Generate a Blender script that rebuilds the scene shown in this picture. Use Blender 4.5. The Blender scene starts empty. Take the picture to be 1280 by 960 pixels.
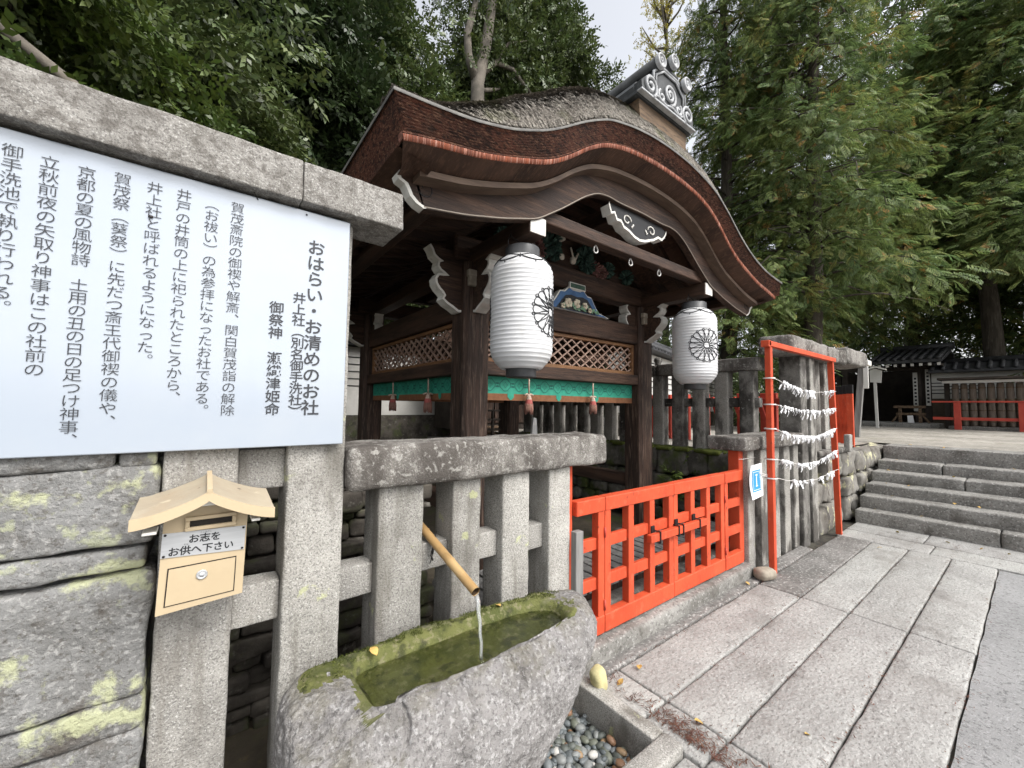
import bpy, math, random
import numpy as np
from mathutils import Vector, Matrix, noise as mnoise
random.seed(7); rng=np.random.default_rng(11)
SC=bpy.context.scene; COL=SC.collection
R_=math.radians
# ------------------------------------------------------------------ camera, light, exposure
cd=bpy.data.cameras.new('camera'); cam=bpy.data.objects.new('camera',cd); COL.objects.link(cam)
F=502.53; cd.sensor_width=36; cd.sensor_fit='HORIZONTAL'; cd.lens=36*F/1280; cd.clip_start=0.05; cd.clip_end=2000
CR=[[0.793983,-0.043440,-0.606386],[-0.607792,-0.034731,-0.793337],[0.013402,0.998452,-0.053978]]
# rows: world X, Y, Z in camera axes (the fence runs along X, the shrine lies towards +Y)
mw=Matrix([[CR[0][0],CR[0][1],CR[0][2],0],[CR[1][0],CR[1][1],CR[1][2],0],[CR[2][0],CR[2][1],CR[2][2],1.5],[0,0,0,1]])
cam.matrix_world=mw
SC.camera=cam
wd=bpy.data.worlds.new('World'); SC.world=wd; wd.use_nodes=True
nt=wd.node_tree; nt.nodes.clear()
SUN_AZ=R_(166); SUN_EL=R_(48)
sky=nt.nodes.new('ShaderNodeTexSky'); sky.sky_type='NISHITA'; sky.sun_disc=False
sky.sun_elevation=SUN_EL; sky.sun_rotation=SUN_AZ; sky.air_density=1.0; sky.dust_density=4.0; sky.ozone_density=1.0
hs=nt.nodes.new('ShaderNodeHueSaturation'); hs.inputs['Saturation'].default_value=0.22; hs.inputs['Value'].default_value=2.05
bg=nt.nodes.new('ShaderNodeBackground'); bg.inputs['Strength'].default_value=0.15
wo=nt.nodes.new('ShaderNodeOutputWorld')
nt.links.new(sky.outputs[0],hs.inputs['Color']); nt.links.new(hs.outputs[0],bg.inputs[0]); nt.links.new(bg.outputs[0],wo.inputs[0])
sl=bpy.data.lights.new('sun','SUN'); sl.energy=1.5; sl.angle=R_(20); sl.color=(1,0.97,0.92)
so=bpy.data.objects.new('sun',sl); COL.objects.link(so)
sd=Vector((math.sin(SUN_AZ)*math.cos(SUN_EL),math.cos(SUN_AZ)*math.cos(SUN_EL),math.sin(SUN_EL)))
so.rotation_euler=sd.to_track_quat('Z','Y').to_euler()
vs=SC.view_settings; vs.view_transform='Standard'; vs.look='None'; vs.exposure=0.25; vs.gamma=1; vs.use_curve_mapping=False
SC.cycles.use_denoising=True
SC.cycles.max_bounces=6; SC.cycles.diffuse_bounces=3; SC.cycles.glossy_bounces=3; SC.cycles.transparent_max_bounces=6

# ------------------------------------------------------------------ helpers
class MB:
    """collects verts / faces of one mesh"""
    def __init__(s): s.v=[]; s.f=[]; s.sm=[]
    def add(s,vs,fs,smooth=False):
        o=len(s.v); s.v.extend([tuple(map(float,p)) for p in vs]); s.f.extend([tuple(i+o for i in f) for f in fs]); s.sm.extend([smooth]*len(fs)); return s
    def box(s,x0,x1,y0,y1,z0,z1):
        vs=[(x,y,z) for x in (x0,x1) for y in (y0,y1) for z in (z0,z1)]
        return s.add(vs,[(0,1,3,2),(4,6,7,5),(0,4,5,1),(2,3,7,6),(0,2,6,4),(1,5,7,3)])
    def bbox(s,x0,x1,y0,y1,z0,z1,r=.006):
        """box with chamfered edges"""
        r=min(r,(x1-x0)*.45,(y1-y0)*.45,(z1-z0)*.45)
        return s.rock((x0+x1)/2,(y0+y1)/2,(z0+z1)/2,x1-x0,y1-y0,z1-z0,r,0,1e9,0,flat=True)
    def rock(s,cx,cy,cz,lx,ly,lz,r=.03,amp=.01,cell=.06,seed=0,freq=6,rot=0,flat=False,tilt=0):
        """rounded box with noisy surface"""
        def ax(L):
            h=L/2; rr=min(r,h*.98)
            if flat: return [-h,-h+rr,h-rr,h]
            n=max(1,int((L-2*rr)/cell)); mid=[-h+rr+(L-2*rr)*i/n for i in range(n+1)]
            return [-h,-h+rr*.4]+mid+[h-rr*.4,h]
        A=[ax(lx),ax(ly),ax(lz)]; H=(lx/2,ly/2,lz/2); rr=[min(r,h*.98) for h in H]
        idx={}; vs=[]; fs=[]
        cr,sr=math.cos(rot),math.sin(rot); ct,st=math.cos(tilt),math.sin(tilt)
        def vid(p):
            k=(round(p[0],5),round(p[1],5),round(p[2],5))
            if k in idx: return idx[k]
            c=[max(-H[i]+rr[i],min(H[i]-rr[i],p[i])) for i in range(3)]
            d=Vector([(p[i]-c[i]) for i in range(3)])
            if flat: 
                # chamfer: pull corner points in
                n=sum(1 for i in range(3) if abs(d[i])>1e-6)
                q=Vector(p)
                if n>=2: q=Vector(c)+Vector([d[i]*(0.62 if n==2 else .55) for i in range(3)])
                nn=d
            else:
                dn=d.normalized() if d.length>1e-9 else Vector((0,0,1))
                q=Vector(c)+Vector([dn[i]*rr[i] for i in range(3)]); nn=dn
            if amp:
                w=Vector((q.x+cx+seed*3.1,q.y+cy,q.z+cz))*freq
                a=mnoise.noise(w)*amp+mnoise.noise(w*2.7)*amp*.5+mnoise.noise(w*7)*amp*.22
                q=q+nn*a
            x,y,z=q
            if tilt: x,z=x*ct-z*st,x*st+z*ct
            q=(cx+x*cr-y*sr,cy+x*sr+y*cr,cz+z)
            idx[k]=len(vs); vs.append(q); return idx[k]
        for a in range(3):
            b,c=(a+1)%3,(a+2)%3
            for sgn in (-1,1):
                for i in range(len(A[b])-1):
                    for j in range(len(A[c])-1):
                        quad=[]
                        for (u,w) in ((i,j),(i+1,j),(i+1,j+1),(i,j+1)):
                            p=[0,0,0]; p[a]=sgn*H[a]; p[b]=A[b][u]; p[c]=A[c][w]; quad.append(vid(p))
                        if sgn<0: quad.reverse()
                        if len(set(quad))==4: fs.append(tuple(quad))
        return s.add(vs,fs,not flat)
    def stone(s,x0,x1,y0,y1,z0,z1,r=.02,amp=.006,cell=.05,seed=0,freq=7):
        return s.rock((x0+x1)/2,(y0+y1)/2,(z0+z1)/2,x1-x0,y1-y0,z1-z0,r,amp,cell,seed,freq)
    def tube(s,path,r,n=8,smooth=True,cap=True):
        P=[Vector(p) for p in path]; m=len(P); rs=r if hasattr(r,'__len__') else [r]*m
        vs=[]; fs=[]; up=None
        for i in range(m):
            t=(P[min(i+1,m-1)]-P[max(i-1,0)]); t=t.normalized() if t.length>1e-9 else Vector((0,0,1))
            if up is None: up=Vector((0,0,1)) if abs(t.z)<.9 else Vector((1,0,0))
            a=t.cross(up); a=a.normalized() if a.length>1e-6 else Vector((1,0,0)); b=a.cross(t).normalized(); up=b
            for k in range(n):
                th=2*math.pi*k/n; vs.append(P[i]+(a*math.cos(th)+b*math.sin(th))*rs[i])
        for i in range(m-1):
            for k in range(n): fs.append((i*n+k,i*n+(k+1)%n,(i+1)*n+(k+1)%n,(i+1)*n+k))
        if cap: fs.append(tuple(range(n-1,-1,-1))); fs.append(tuple((m-1)*n+k for k in range(n)))
        return s.add(vs,fs,smooth)
    def lathe(s,prof,c=(0,0,0),n=32,smooth=True,axis='Z'):
        vs=[]; fs=[]; m=len(prof)
        for (r,z) in prof:
            for k in range(n):
                th=2*math.pi*k/n; x,y=r*math.cos(th),r*math.sin(th)
                vs.append((c[0]+x,c[1]+y,c[2]+z) if axis=='Z' else (c[0]+x,c[1]+z,c[2]+y))
        for i in range(m-1):
            for k in range(n): fs.append((i*n+k,i*n+(k+1)%n,(i+1)*n+(k+1)%n,(i+1)*n+k))
        return s.add(vs,fs,smooth)
    def prism(s,outline,a0,a1,axis='Y',smooth=False):
        """2D outline (u,w) extruded along axis from a0 to a1: Y->(x,z), X->(y,z), Z->(x,y)"""
        n=len(outline)
        def P(u,w,a): return {'Y':(u,a,w),'X':(a,u,w),'Z':(u,w,a)}[axis]
        vs=[P(u,w,a0) for u,w in outline]+[P(u,w,a1) for u,w in outline]
        fs=[tuple(range(n)),tuple(range(2*n-1,n-1,-1))]
        for i in range(n): fs.append((i,n+i,n+(i+1)%n,(i+1)%n))
        return s.add(vs,fs,smooth)
    def grid(s,rows,smooth=True):
        m=len(rows); n=len(rows[0]); vs=[p for r in rows for p in r]; fs=[]
        for i in range(m-1):
            for j in range(n-1): fs.append((i*n+j,i*n+j+1,(i+1)*n+j+1,(i+1)*n+j))
        return s.add(vs,fs,smooth)
    def bar(s,p,q,w,h,up=(0,0,1)):
        """straight bar from p to q with section w x h"""
        p,q=Vector(p),Vector(q); t=(q-p).normalized(); a=t.cross(Vector(up)).normalized(); b=a.cross(t)
        vs=[e+a*(sx*w/2)+b*(sy*h/2) for e in (p,q) for sx,sy in ((-1,-1),(1,-1),(1,1),(-1,1))]
        return s.add(vs,[(0,3,2,1),(4,5,6,7),(0,1,5,4),(1,2,6,5),(2,3,7,6),(3,0,4,7)])
def wloc(o):
    v=Vector((0,0,0))
    while o: v+=Vector(o.location); o=o.parent
    return v
def part(name,mb,mat,parent=None,label=None,loc=None):
    """link the collected shape (world coordinates) as one mesh object"""
    o=bpy.data.objects.new(name,None) if mb is None else None
    base=wloc(parent) if parent else Vector((0,0,0))
    if loc is not None: base=base+ (Vector(loc)-base)
    me=bpy.data.meshes.new(name)
    b=tuple(base)
    me.from_pydata([(x-b[0],y-b[1],z-b[2]) for x,y,z in mb.v],[],mb.f)
    me.polygons.foreach_set('use_smooth',mb.sm); me.update()
    o=bpy.data.objects.new(name,me); COL.objects.link(o)
    if mat: me.materials.append(mat)
    if parent: o.parent=parent; o.location=base-wloc(parent)
    else: o.location=base
    if label: o['label']=label
    return o
def tag(o,label,cat,group=None,kind=None):
    o['label']=label; o['category']=cat
    if group: o['group']=group
    if kind: o['kind']=kind
    return o
def thing(name,label,cat,loc,group=None):
    o=bpy.data.objects.new(name,None); COL.objects.link(o); o.location=loc; o.empty_display_size=.1
    return tag(o,label,cat,group)
def single(name,mb,mat,label,cat,loc,group=None,kind=None):
    o=part(name,mb,mat,None,loc=loc); return tag(o,label,cat,group,kind)
def struct(name,mb,mat,loc=(0,0,0)):
    o=part(name,mb,mat,None,loc=loc); o['kind']='structure'; return o
def copy_tree(o,loc,label=None,parent=None,rotz=None):
    c=o.copy(); COL.objects.link(c)
    if parent: c.parent=parent
    else:
        c.location=loc
        if rotz is not None: c.rotation_euler=(0,0,rotz)
    if label: c['label']=label
    for ch in list(o.children): copy_tree(ch,None,None,c)
    return c
def bigmesh(name,verts,nf,loops_per,mat,parent,base,matidx=None,mats=None):
    """numpy: verts (N,3) in face order, each face has loops_per own verts"""
    me=bpy.data.meshes.new(name); N=len(verts)
    me.vertices.add(N); me.vertices.foreach_set('co',(verts-np.array(base)).astype(np.float32).ravel())
    me.loops.add(N); me.loops.foreach_set('vertex_index',np.arange(N,dtype=np.int32))
    me.polygons.add(nf); me.polygons.foreach_set('loop_start',np.arange(0,N,loops_per,dtype=np.int32))
    me.update(calc_edges=True); me.validate()
    me.materials.append(mat)
    o=bpy.data.objects.new(name,me); COL.objects.link(o)
    if parent: o.parent=parent; o.location=Vector(base)-wloc(parent)
    else: o.location=base
    return o

# ------------------------------------------------------------------ materials
def mat(name,c1,c2=None,scale=5,lo=.35,hi=.65,rough=.8,layers=(),bump=0,bscale=40,bdet=6,spec=.3,stretch=None,coat=0,metal=0,island=0,objvar=0,bumps=(),transl=0,coords='Object'):
    """layers: (colour, scale, lo, hi, detail, strength[, stretch]) painted one over the other by noise masks"""
    m=bpy.data.materials.new(name); m.use_nodes=True; n=m.node_tree; L=n.links; N=n.nodes
    P=N['Principled BSDF']; P.inputs['Roughness'].default_value=rough; P.inputs['Specular IOR Level'].default_value=spec
    P.inputs['Metallic'].default_value=metal
    if coat: P.inputs['Coat Weight'].default_value=coat; P.inputs['Coat Roughness'].default_value=.08
    tc=N.new('ShaderNodeTexCoord')
    def co(st):
        if not st: return tc.outputs[coords]
        mp=N.new('ShaderNodeMapping'); mp.inputs['Scale'].default_value=st; L.new(tc.outputs[coords],mp.inputs[0]); return mp.outputs[0]
    def nz(sc,lo,hi,det,st):
        t=N.new('ShaderNodeTexNoise'); t.inputs['Scale'].default_value=sc; t.inputs['Detail'].default_value=det; t.inputs['Roughness'].default_value=.62
        L.new(co(st),t.inputs['Vector'])
        r=N.new('ShaderNodeMapRange'); r.inputs[1].default_value=lo; r.inputs[2].default_value=hi; r.interpolation_type='SMOOTHSTEP'
        L.new(t.outputs[0],r.inputs[0]); return r.outputs[0]
    def rgb(c): return (c[0],c[1],c[2],1)
    if c2 is None: c2=c1
    mx=N.new('ShaderNodeMix'); mx.data_type='RGBA'; mx.inputs[6].default_value=rgb(c1); mx.inputs[7].default_value=rgb(c2)
    L.new(nz(scale,lo,hi,5,stretch),mx.inputs[0]); cur=mx.outputs[2]
    for ly in layers:
        c,sc,l,h,d,s=ly[:6]; st=ly[6] if len(ly)>6 else stretch
        k=nz(sc,l,h,d,st)
        mu=N.new('ShaderNodeMath'); mu.operation='MULTIPLY'; mu.inputs[1].default_value=s; L.new(k,mu.inputs[0])
        if len(ly)>7:   # only where a coordinate mask says so (growth on top faces)
            g=N.new('ShaderNodeNewGeometry'); sp=N.new('ShaderNodeSeparateXYZ'); L.new(g.outputs['Normal'],sp.inputs[0])
            rr=N.new('ShaderNodeMapRange'); rr.inputs[1].default_value=ly[7][0]; rr.inputs[2].default_value=ly[7][1]; L.new(sp.outputs[2],rr.inputs[0])
            m2=N.new('ShaderNodeMath'); m2.operation='MULTIPLY'; L.new(mu.outputs[0],m2.inputs[0]); L.new(rr.outputs[0],m2.inputs[1]); mu=m2
        mx=N.new('ShaderNodeMix'); mx.data_type='RGBA'; L.new(mu.outputs[0],mx.inputs[0]); L.new(cur,mx.inputs[6]); mx.inputs[7].default_value=rgb(c); cur=mx.outputs[2]
    if island:
        g=N.new('ShaderNodeNewGeometry'); h=N.new('ShaderNodeHueSaturation')
        r=N.new('ShaderNodeMapRange'); r.inputs[3].default_value=1-island; r.inputs[4].default_value=1+island; L.new(g.outputs['Random Per Island'],r.inputs[0])
        L.new(r.outputs[0],h.inputs['Value']); L.new(cur,h.inputs['Color'])
        r2=N.new('ShaderNodeMapRange'); r2.inputs[3].default_value=.485; r2.inputs[4].default_value=.515
        mm=N.new('ShaderNodeMath'); mm.operation='FRACT'; m3=N.new('ShaderNodeMath'); m3.operation='MULTIPLY'; m3.inputs[1].default_value=17.3
        L.new(g.outputs['Random Per Island'],m3.inputs[0]); L.new(m3.outputs[0],mm.inputs[0]); L.new(mm.outputs[0],r2.inputs[0]); L.new(r2.outputs[0],h.inputs['Hue'])
        cur=h.outputs[0]
    if objvar:
        oi=N.new('ShaderNodeObjectInfo'); h=N.new('ShaderNodeHueSaturation'); r=N.new('ShaderNodeMapRange'); r.inputs[3].default_value=1-objvar; r.inputs[4].default_value=1+objvar
        L.new(oi.outputs['Random'],r.inputs[0]); L.new(r.outputs[0],h.inputs['Value']); L.new(cur,h.inputs['Color']); cur=h.outputs[0]
    L.new(cur,P.inputs['Base Color'])
    last=None
    for (st,sc,dist,det,strc) in ([(bump,bscale,.01,bdet,stretch)] if bump else [])+list(bumps):
        t=N.new('ShaderNodeTexNoise'); t.inputs['Scale'].default_value=sc; t.inputs['Detail'].default_value=det; t.inputs['Roughness'].default_value=.65; L.new(co(strc),t.inputs['Vector'])
        b=N.new('ShaderNodeBump'); b.inputs['Strength'].default_value=st; b.inputs['Distance'].default_value=dist; L.new(t.outputs[0],b.inputs['Height'])
        if last: L.new(last,b.inputs['Normal'])
        last=b.outputs[0]
    if last: L.new(last,P.inputs['Normal'])
    if transl:
        out=N['Material Output']; tr=N.new('ShaderNodeBsdfTranslucent'); L.new(cur,tr.inputs[0]); ms=N.new('ShaderNodeMixShader'); ms.inputs[0].default_value=transl
        L.new(P.outputs[0],ms.inputs[1]); L.new(tr.outputs[0],ms.inputs[2]); L.new(ms.outputs[0],out.inputs[0])
    return m
SPK=((.10,.095,.09),170,.52,.60,3,.65); FLK=((.58,.57,.54),140,.56,.64,3,.5)
G_pale=mat('pale_granite',(.33,.318,.292),(.255,.245,.225),6,rough=.9,objvar=.14,layers=(SPK,FLK,((.15,.135,.115),9,.48,.66,8,.6,(1,1,.16)),((.12,.11,.10),4,.52,.72,8,.6)),bump=.6,bscale=120,bdet=3,spec=.2)
G_post=mat('post_granite',(.37,.357,.328),(.275,.265,.24),4,rough=.9,objvar=.14,layers=(SPK,FLK,((.13,.12,.10),9,.49,.66,8,.65,(1,1,.16)),((.12,.11,.095),4,.52,.68,9,.7,(1,1,.5)),((.45,.47,.24),7,.64,.69,6,.6)),bump=.6,bscale=110,bdet=3,spec=.2)
G_cap=mat('cap_granite',(.23,.215,.195),(.155,.143,.128),9,rough=.92,layers=(SPK,FLK,((.06,.052,.046),5,.41,.62,10,.85,(1,1,.4)),((.36,.35,.32),30,.54,.64,4,.6),((.5,.48,.22),4.2,.70,.73,6,.6)),bump=.7,bscale=90,bdet=4,spec=.2)
G_dark=mat('mouldy_granite',(.23,.22,.2),(.10,.093,.085),7,rough=.93,layers=(SPK,((.03,.027,.024),5,.45,.62,9,.8,(1,1,.5)),((.40,.39,.36),22,.60,.70,5,.6)),bump=.7,bscale=80,bdet=4,spec=.2)
G_wall=mat('boulder_stone',(.235,.235,.23),(.15,.147,.14),3,rough=.93,layers=(((.36,.355,.34),70,.53,.64,3,.6),((.09,.08,.07),60,.54,.64,4,.6),((.085,.072,.06),6,.55,.70,9,.75),((.44,.455,.28),5.5,.56,.63,10,.8),((.40,.42,.28),15,.58,.66,8,.65)),bump=1,bscale=16,bdet=9,spec=.15,bumps=((1,5,.04,8,None),(.8,45,.01,6,None)))
G_rub=mat('rubble_stone',(.11,.098,.083),(.05,.044,.038),5,rough=.95,layers=(((.26,.25,.22),14,.58,.72,6,.6),((.09,.11,.04),4,.50,.68,7,.6)),bump=.8,bscale=25,bdet=7,spec=.15)  # stone toned darker to hold the shade behind the posts
G_moss=mat('mossy_rubble',(.17,.16,.14),(.08,.075,.065),5,rough=.95,layers=(((.3,.29,.26),14,.55,.72,6,.7),((.065,.085,.02),3.5,.45,.62,7,.85)),bump=.8,bscale=25,bdet=7,spec=.15)
G_cream=mat('lichen_boulders',(.22,.21,.19),(.13,.12,.105),4,rough=.95,layers=(((.08,.07,.06),6,.55,.7,8,.8),((.55,.53,.33),4.5,.55,.64,7,.8)),bump=.8,bscale=22,bdet=7,spec=.15)
G_pave=mat('paving_granite',(.33,.327,.310),(.255,.251,.238),2.2,rough=.75,layers=(((.10,.095,.09),40,.52,.64,6,.6,(1,2.2,1)),((.50,.49,.475),38,.54,.65,6,.5,(1,2.2,1)),((.15,.14,.125),1.6,.53,.68,9,.5),((.10,.095,.085),14,.60,.68,8,.5),((.33,.315,.295),1.1,.48,.66,3,.25),((.13,.12,.11),2.6,.55,.72,9,.5)),bump=1,bscale=32,bdet=6,spec=.35,bumps=((.8,9,.02,5,None),),island=.09)
G_dpave=mat('darker_paving',(.20,.19,.18),(.12,.115,.107),2.6,rough=.65,layers=(((.05,.048,.045),44,.53,.63,5,.6),((.44,.43,.41),40,.54,.63,5,.6)),bump=1,bscale=32,bdet=5,spec=.35)  # darker tone for the slab strips along the gate and fence
G_step=mat('step_granite',(.25,.243,.225),(.165,.16,.147),3,rough=.85,layers=(((.07,.065,.06),45,.53,.62,5,.6),((.44,.43,.41),40,.55,.63,5,.55),((.07,.062,.052),4,.52,.70,9,.65)),bump=.7,bscale=60,bdet=5,spec=.25)
M_asph=mat('dark_path',(.27,.27,.268),(.21,.21,.208),1.2,rough=.8,layers=(((.34,.34,.34),60,.55,.63,4,.6),((.07,.07,.07),55,.54,.63,4,.6)),bump=.5,bscale=130,bdet=3)
G_capl=mat('coping_granite',(.31,.297,.275),(.235,.223,.203),9,rough=.92,objvar=.08,layers=(SPK,FLK,((.085,.074,.064),30,.44,.62,9,.6),((.10,.09,.08),4,.44,.64,9,.5),((.5,.48,.22),4.2,.70,.73,6,.6)),bump=.7,bscale=90,bdet=4,spec=.2)
M_joint=mat('joint_dirt',(.035,.032,.028),(.07,.065,.05),8,rough=1,bump=.5,bscale=60)
M_grav=mat('terrace_gravel',(.36,.335,.295),(.24,.225,.195),.9,rough=.95,layers=(((.15,.135,.11),7,.50,.62,8,.6),((.5,.47,.42),9,.54,.66,8,.5),((.12,.11,.1),60,.55,.66,4,.6),((.47,.45,.41),45,.58,.68,4,.5),((.2,.19,.13),.8,.55,.75,5,.5)),bump=.8,bscale=45,bdet=6)
M_soil=mat('soil',(.085,.07,.05),(.05,.042,.03),3,rough=1,layers=(((.12,.10,.05),25,.58,.7,5,.6),((.06,.08,.02),2,.5,.65,6,.7)),bump=.9,bscale=30)
M_wood=mat('dark_wood',(.056,.032,.022),(.023,.014,.010),3,rough=.7,layers=(((.15,.105,.08),9,.50,.66,9,.6,(6,6,.5)),((.012,.008,.006),14,.52,.62,8,.7,(6,6,.35))),bump=.6,bscale=22,bdet=8,stretch=(5,5,.5),spec=.3)
M_woodh=mat('dark_beam_wood',(.062,.034,.022),(.025,.0145,.0105),3,rough=.68,layers=(((.105,.062,.042),9,.51,.68,9,.6,(.45,6,6)),((.012,.008,.006),14,.52,.62,8,.65,(.3,6,6))),bump=.55,bscale=22,bdet=8,stretch=(.5,5,5),spec=.3)
M_woody=mat('side_beam_wood',(.068,.038,.025),(.027,.016,.0115),3,rough=.62,layers=(((.11,.072,.052),9,.55,.75,8,.6,(6,.6,6)),),bump=.35,bscale=22,bdet=8,stretch=(5,.5,5),spec=.3)
M_tan=mat('tan_wood',(.22,.11,.05),(.14,.07,.033),4,rough=.6,layers=(((.33,.2,.1),8,.55,.72,6,.5),),stretch=(1.2,1.2,6),bump=.3,bscale=20)
M_lat=mat('lattice_wood',(.36,.25,.195),(.26,.17,.13),6,rough=.65)
M_soffit=mat('soffit_shingles',(.085,.046,.03),(.04,.022,.015),3,rough=.75,layers=(((.13,.07,.045),60,.5,.65,3,.6,(1,.3,.3)),),bump=.6,bscale=60,stretch=(1.8,.25,.25))
M_bark=mat('cypress_bark_edge',(.105,.037,.022),(.05,.02,.013),4,rough=.9,layers=(((.22,.115,.07),75,.52,.62,6,.75,(.5,1,2.2)),((.014,.007,.005),36,.50,.60,6,.85,(.6,1,1.9)),((.15,.09,.06),3,.54,.75,5,.5)),bump=1,bscale=110,bdet=5)
M_orange=mat('cut_shingle_strip',(.34,.10,.05),(.16,.05,.028),50,rough=.8,layers=(((.55,.30,.23),85,.50,.60,4,.8),((.05,.016,.01),110,.52,.62,4,.7),((.13,.04,.025),4,.50,.66,5,.6)),stretch=(1.4,.1,.05),bump=.7,bscale=45)
M_thatch=mat('weathered_bark_thatch',(.36,.33,.285),(.25,.222,.188),7,rough=.97,layers=(((.06,.052,.043),75,.50,.57,3,.75),((.5,.47,.42),60,.56,.63,3,.6),((.085,.075,.062),26,.54,.64,6,.7),((.34,.31,.27),30,.58,.68,5,.7),((.13,.14,.055),3,.52,.68,7,.6)),bump=1,bscale=50,bdet=8,bumps=((1,22,.05,6,None),))
M_flash=mat('grey_flashing',(.15,.143,.13),(.09,.086,.08),12,rough=.6)
M_white=mat('white_paint',(.70,.685,.64),(.56,.545,.50),9,rough=.7,layers=(((.30,.27,.23),14,.62,.76,7,.6),))
M_red=mat('vermilion_paint',(.55,.078,.030),(.46,.060,.022),4,rough=.55,objvar=.06,layers=(((.30,.032,.013),11,.52,.68,8,.5),((.64,.15,.075),22,.56,.68,7,.4),((.12,.035,.02),26,.62,.68,8,.6)),bump=.2,bscale=35,stretch=(1,1,.6))
M_redf=mat('faded_red_paint',(.44,.065,.04),(.36,.045,.03),4,rough=.55)
M_black=mat('black_paint',(.012,.012,.013),rough=.5)
M_iron=mat('black_iron',(.02,.02,.022),(.035,.03,.028),20,rough=.5,metal=.6)
M_lan=mat('lantern_paper',(.70,.705,.71),(.65,.655,.665),8,rough=.55,layers=(((.54,.52,.46),2.6,.5,.7,7,.4),((.5,.48,.44),9,.6,.72,6,.35,(1,1,.3))),transl=.2)
M_ink=mat('black_ink',(.025,.026,.028),rough=.6)
M_cap=mat('lantern_cap',(.045,.047,.05),(.07,.072,.075),14,rough=.45,spec=.5)
M_sign=mat('white_sign_board',(.33,.37,.425),(.35,.385,.43),2,rough=.12,spec=.5,coat=.35)
M_txt=mat('sign_lettering',(.035,.037,.042),rough=.5)
M_grey=mat('tile_shaded_grey',(.05,.053,.055),(.028,.03,.031),9,rough=.5,layers=(((.14,.145,.148),14,.58,.72,6,.5),),bump=.25,bscale=30,spec=.25)  # ridge tile with the shade of sides and recesses in its colour
M_greyl=mat('tile_lit_grey',(.42,.43,.44),(.27,.275,.28),10,rough=.5,layers=(((.12,.12,.12),14,.58,.72,6,.5),),bump=.25,bscale=30,spec=.4)  # same tile, light on the raised front parts put into its colour
M_oldwood=mat('silvered_wood',(.17,.115,.072),(.085,.058,.038),4,rough=.85,layers=(((.045,.033,.024),14,.52,.62,6,.7),),stretch=(.6,4,4),bump=.4,bscale=22)
M_postgrey=mat('weathered_grey_wood',(.22,.215,.205),(.13,.125,.12),4,rough=.85,stretch=(5,5,.4),bump=.4,bscale=22)
M_beige=mat('donation_box_paint',(.45,.36,.235),(.41,.325,.21),5,rough=.5,layers=(((.42,.29,.16),8,.64,.78,6,.4),))
M_beiger=mat('donation_roof_paint',(.38,.325,.24),(.32,.27,.20),6,rough=.6,layers=(((.36,.28,.19),7,.5,.66,8,.6),((.66,.58,.42),10,.6,.72,6,.5),((.07,.05,.04),30,.70,.74,3,.7)),bump=.15,bscale=40)
M_slot=mat('slot_dark',(.02,.017,.014),rough=.9)
M_plate=mat('brushed_plate',(.55,.56,.57),(.48,.49,.5),8,rough=.32,metal=.55,stretch=(.3,1,8))
M_bamboo=mat('bamboo',(.40,.275,.13),(.32,.20,.085),5,rough=.4,layers=(((.16,.10,.04),9,.62,.75,6,.6),),stretch=(.8,.8,.8))
M_bamin=mat('bamboo_inside',(.05,.03,.015),rough=.9)
M_trough=mat('trough_stone',(.29,.278,.27),(.205,.195,.188),6,rough=.88,layers=(((.10,.093,.09),70,.51,.62,6,.65),((.47,.46,.45),60,.53,.63,5,.6),((.10,.092,.085),2.6,.54,.68,9,.5),((.10,.09,.08),6,.54,.72,7,.5),((.14,.125,.07),9,.40,.60,6,.45,None,(.45,.95))),bump=1,bscale=30,bdet=9,bumps=((1,11,.05,7,None),(.8,70,.008,4,None)))
M_rim=mat('mossy_trough_rim',(.125,.13,.042),(.07,.08,.022),11,rough=.85,layers=(((.19,.175,.10),34,.52,.64,5,.75),((.028,.032,.012),18,.52,.65,6,.75),((.20,.18,.135),4,.54,.68,6,.6)),bump=1,bscale=60,bdet=6)
M_moss=mat('moss',(.085,.10,.018),(.05,.065,.012),10,rough=.95,layers=(((.14,.15,.04),40,.55,.7,4,.6),),bump=1,bscale=70)
M_plaster=mat('white_plaster',(.56,.55,.52),(.46,.45,.42),2,rough=.9,layers=(((.36,.34,.30),3,.6,.8,6,.4),))
G_mid=mat('streaked_granite',(.33,.315,.285),(.24,.228,.205),5,rough=.92,layers=(SPK,FLK,((.045,.04,.035),4.5,.48,.60,9,.8,(1,1,.4))),bump=.7,bscale=90,bdet=4,spec=.2)
M_line=mat('wall_line_black',(.03,.03,.03),rough=.9)
M_green=mat('green_brocade',(.028,.25,.17),(.022,.20,.135),20,rough=.65,layers=(((.02,.22,.15),130,.52,.6,2,.5),))
M_patt=mat('brocade_motif',(.012,.095,.075),rough=.7)
M_brown=mat('brocade_hem',(.19,.085,.04),(.15,.065,.03),20,rough=.8)
M_pink=mat('tassel_red',(.36,.075,.07),(.30,.10,.085),30,rough=.9,stretch=(4,4,.3),bump=.6,bscale=60)
M_cream=mat('tassel_cream',(.46,.37,.29),(.38,.27,.22),30,rough=.9,stretch=(4,4,.3),bump=.6,bscale=60)
M_fringe=mat('tassel_fringe',(.30,.17,.125),(.16,.06,.055),26,rough=.95,stretch=(5,5,.2),bump=.7,bscale=60)
M_blue=mat('painted_blue',(.06,.135,.27),(.04,.09,.2),9,rough=.6)
M_pine=mat('carved_pine_green',(.06,.11,.085),(.035,.065,.052),12,rough=.8,island=.4)
M_plum=mat('carved_dull_pink',(.33,.17,.15),(.13,.07,.06),12,rough=.8,island=.4)
M_petal=mat('carved_cream_petals',(.52,.47,.36),(.42,.36,.27),12,rough=.7,island=.15)
M_paper=mat('white_paper',(.78,.78,.78),(.72,.72,.73),6,rough=.8)
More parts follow.
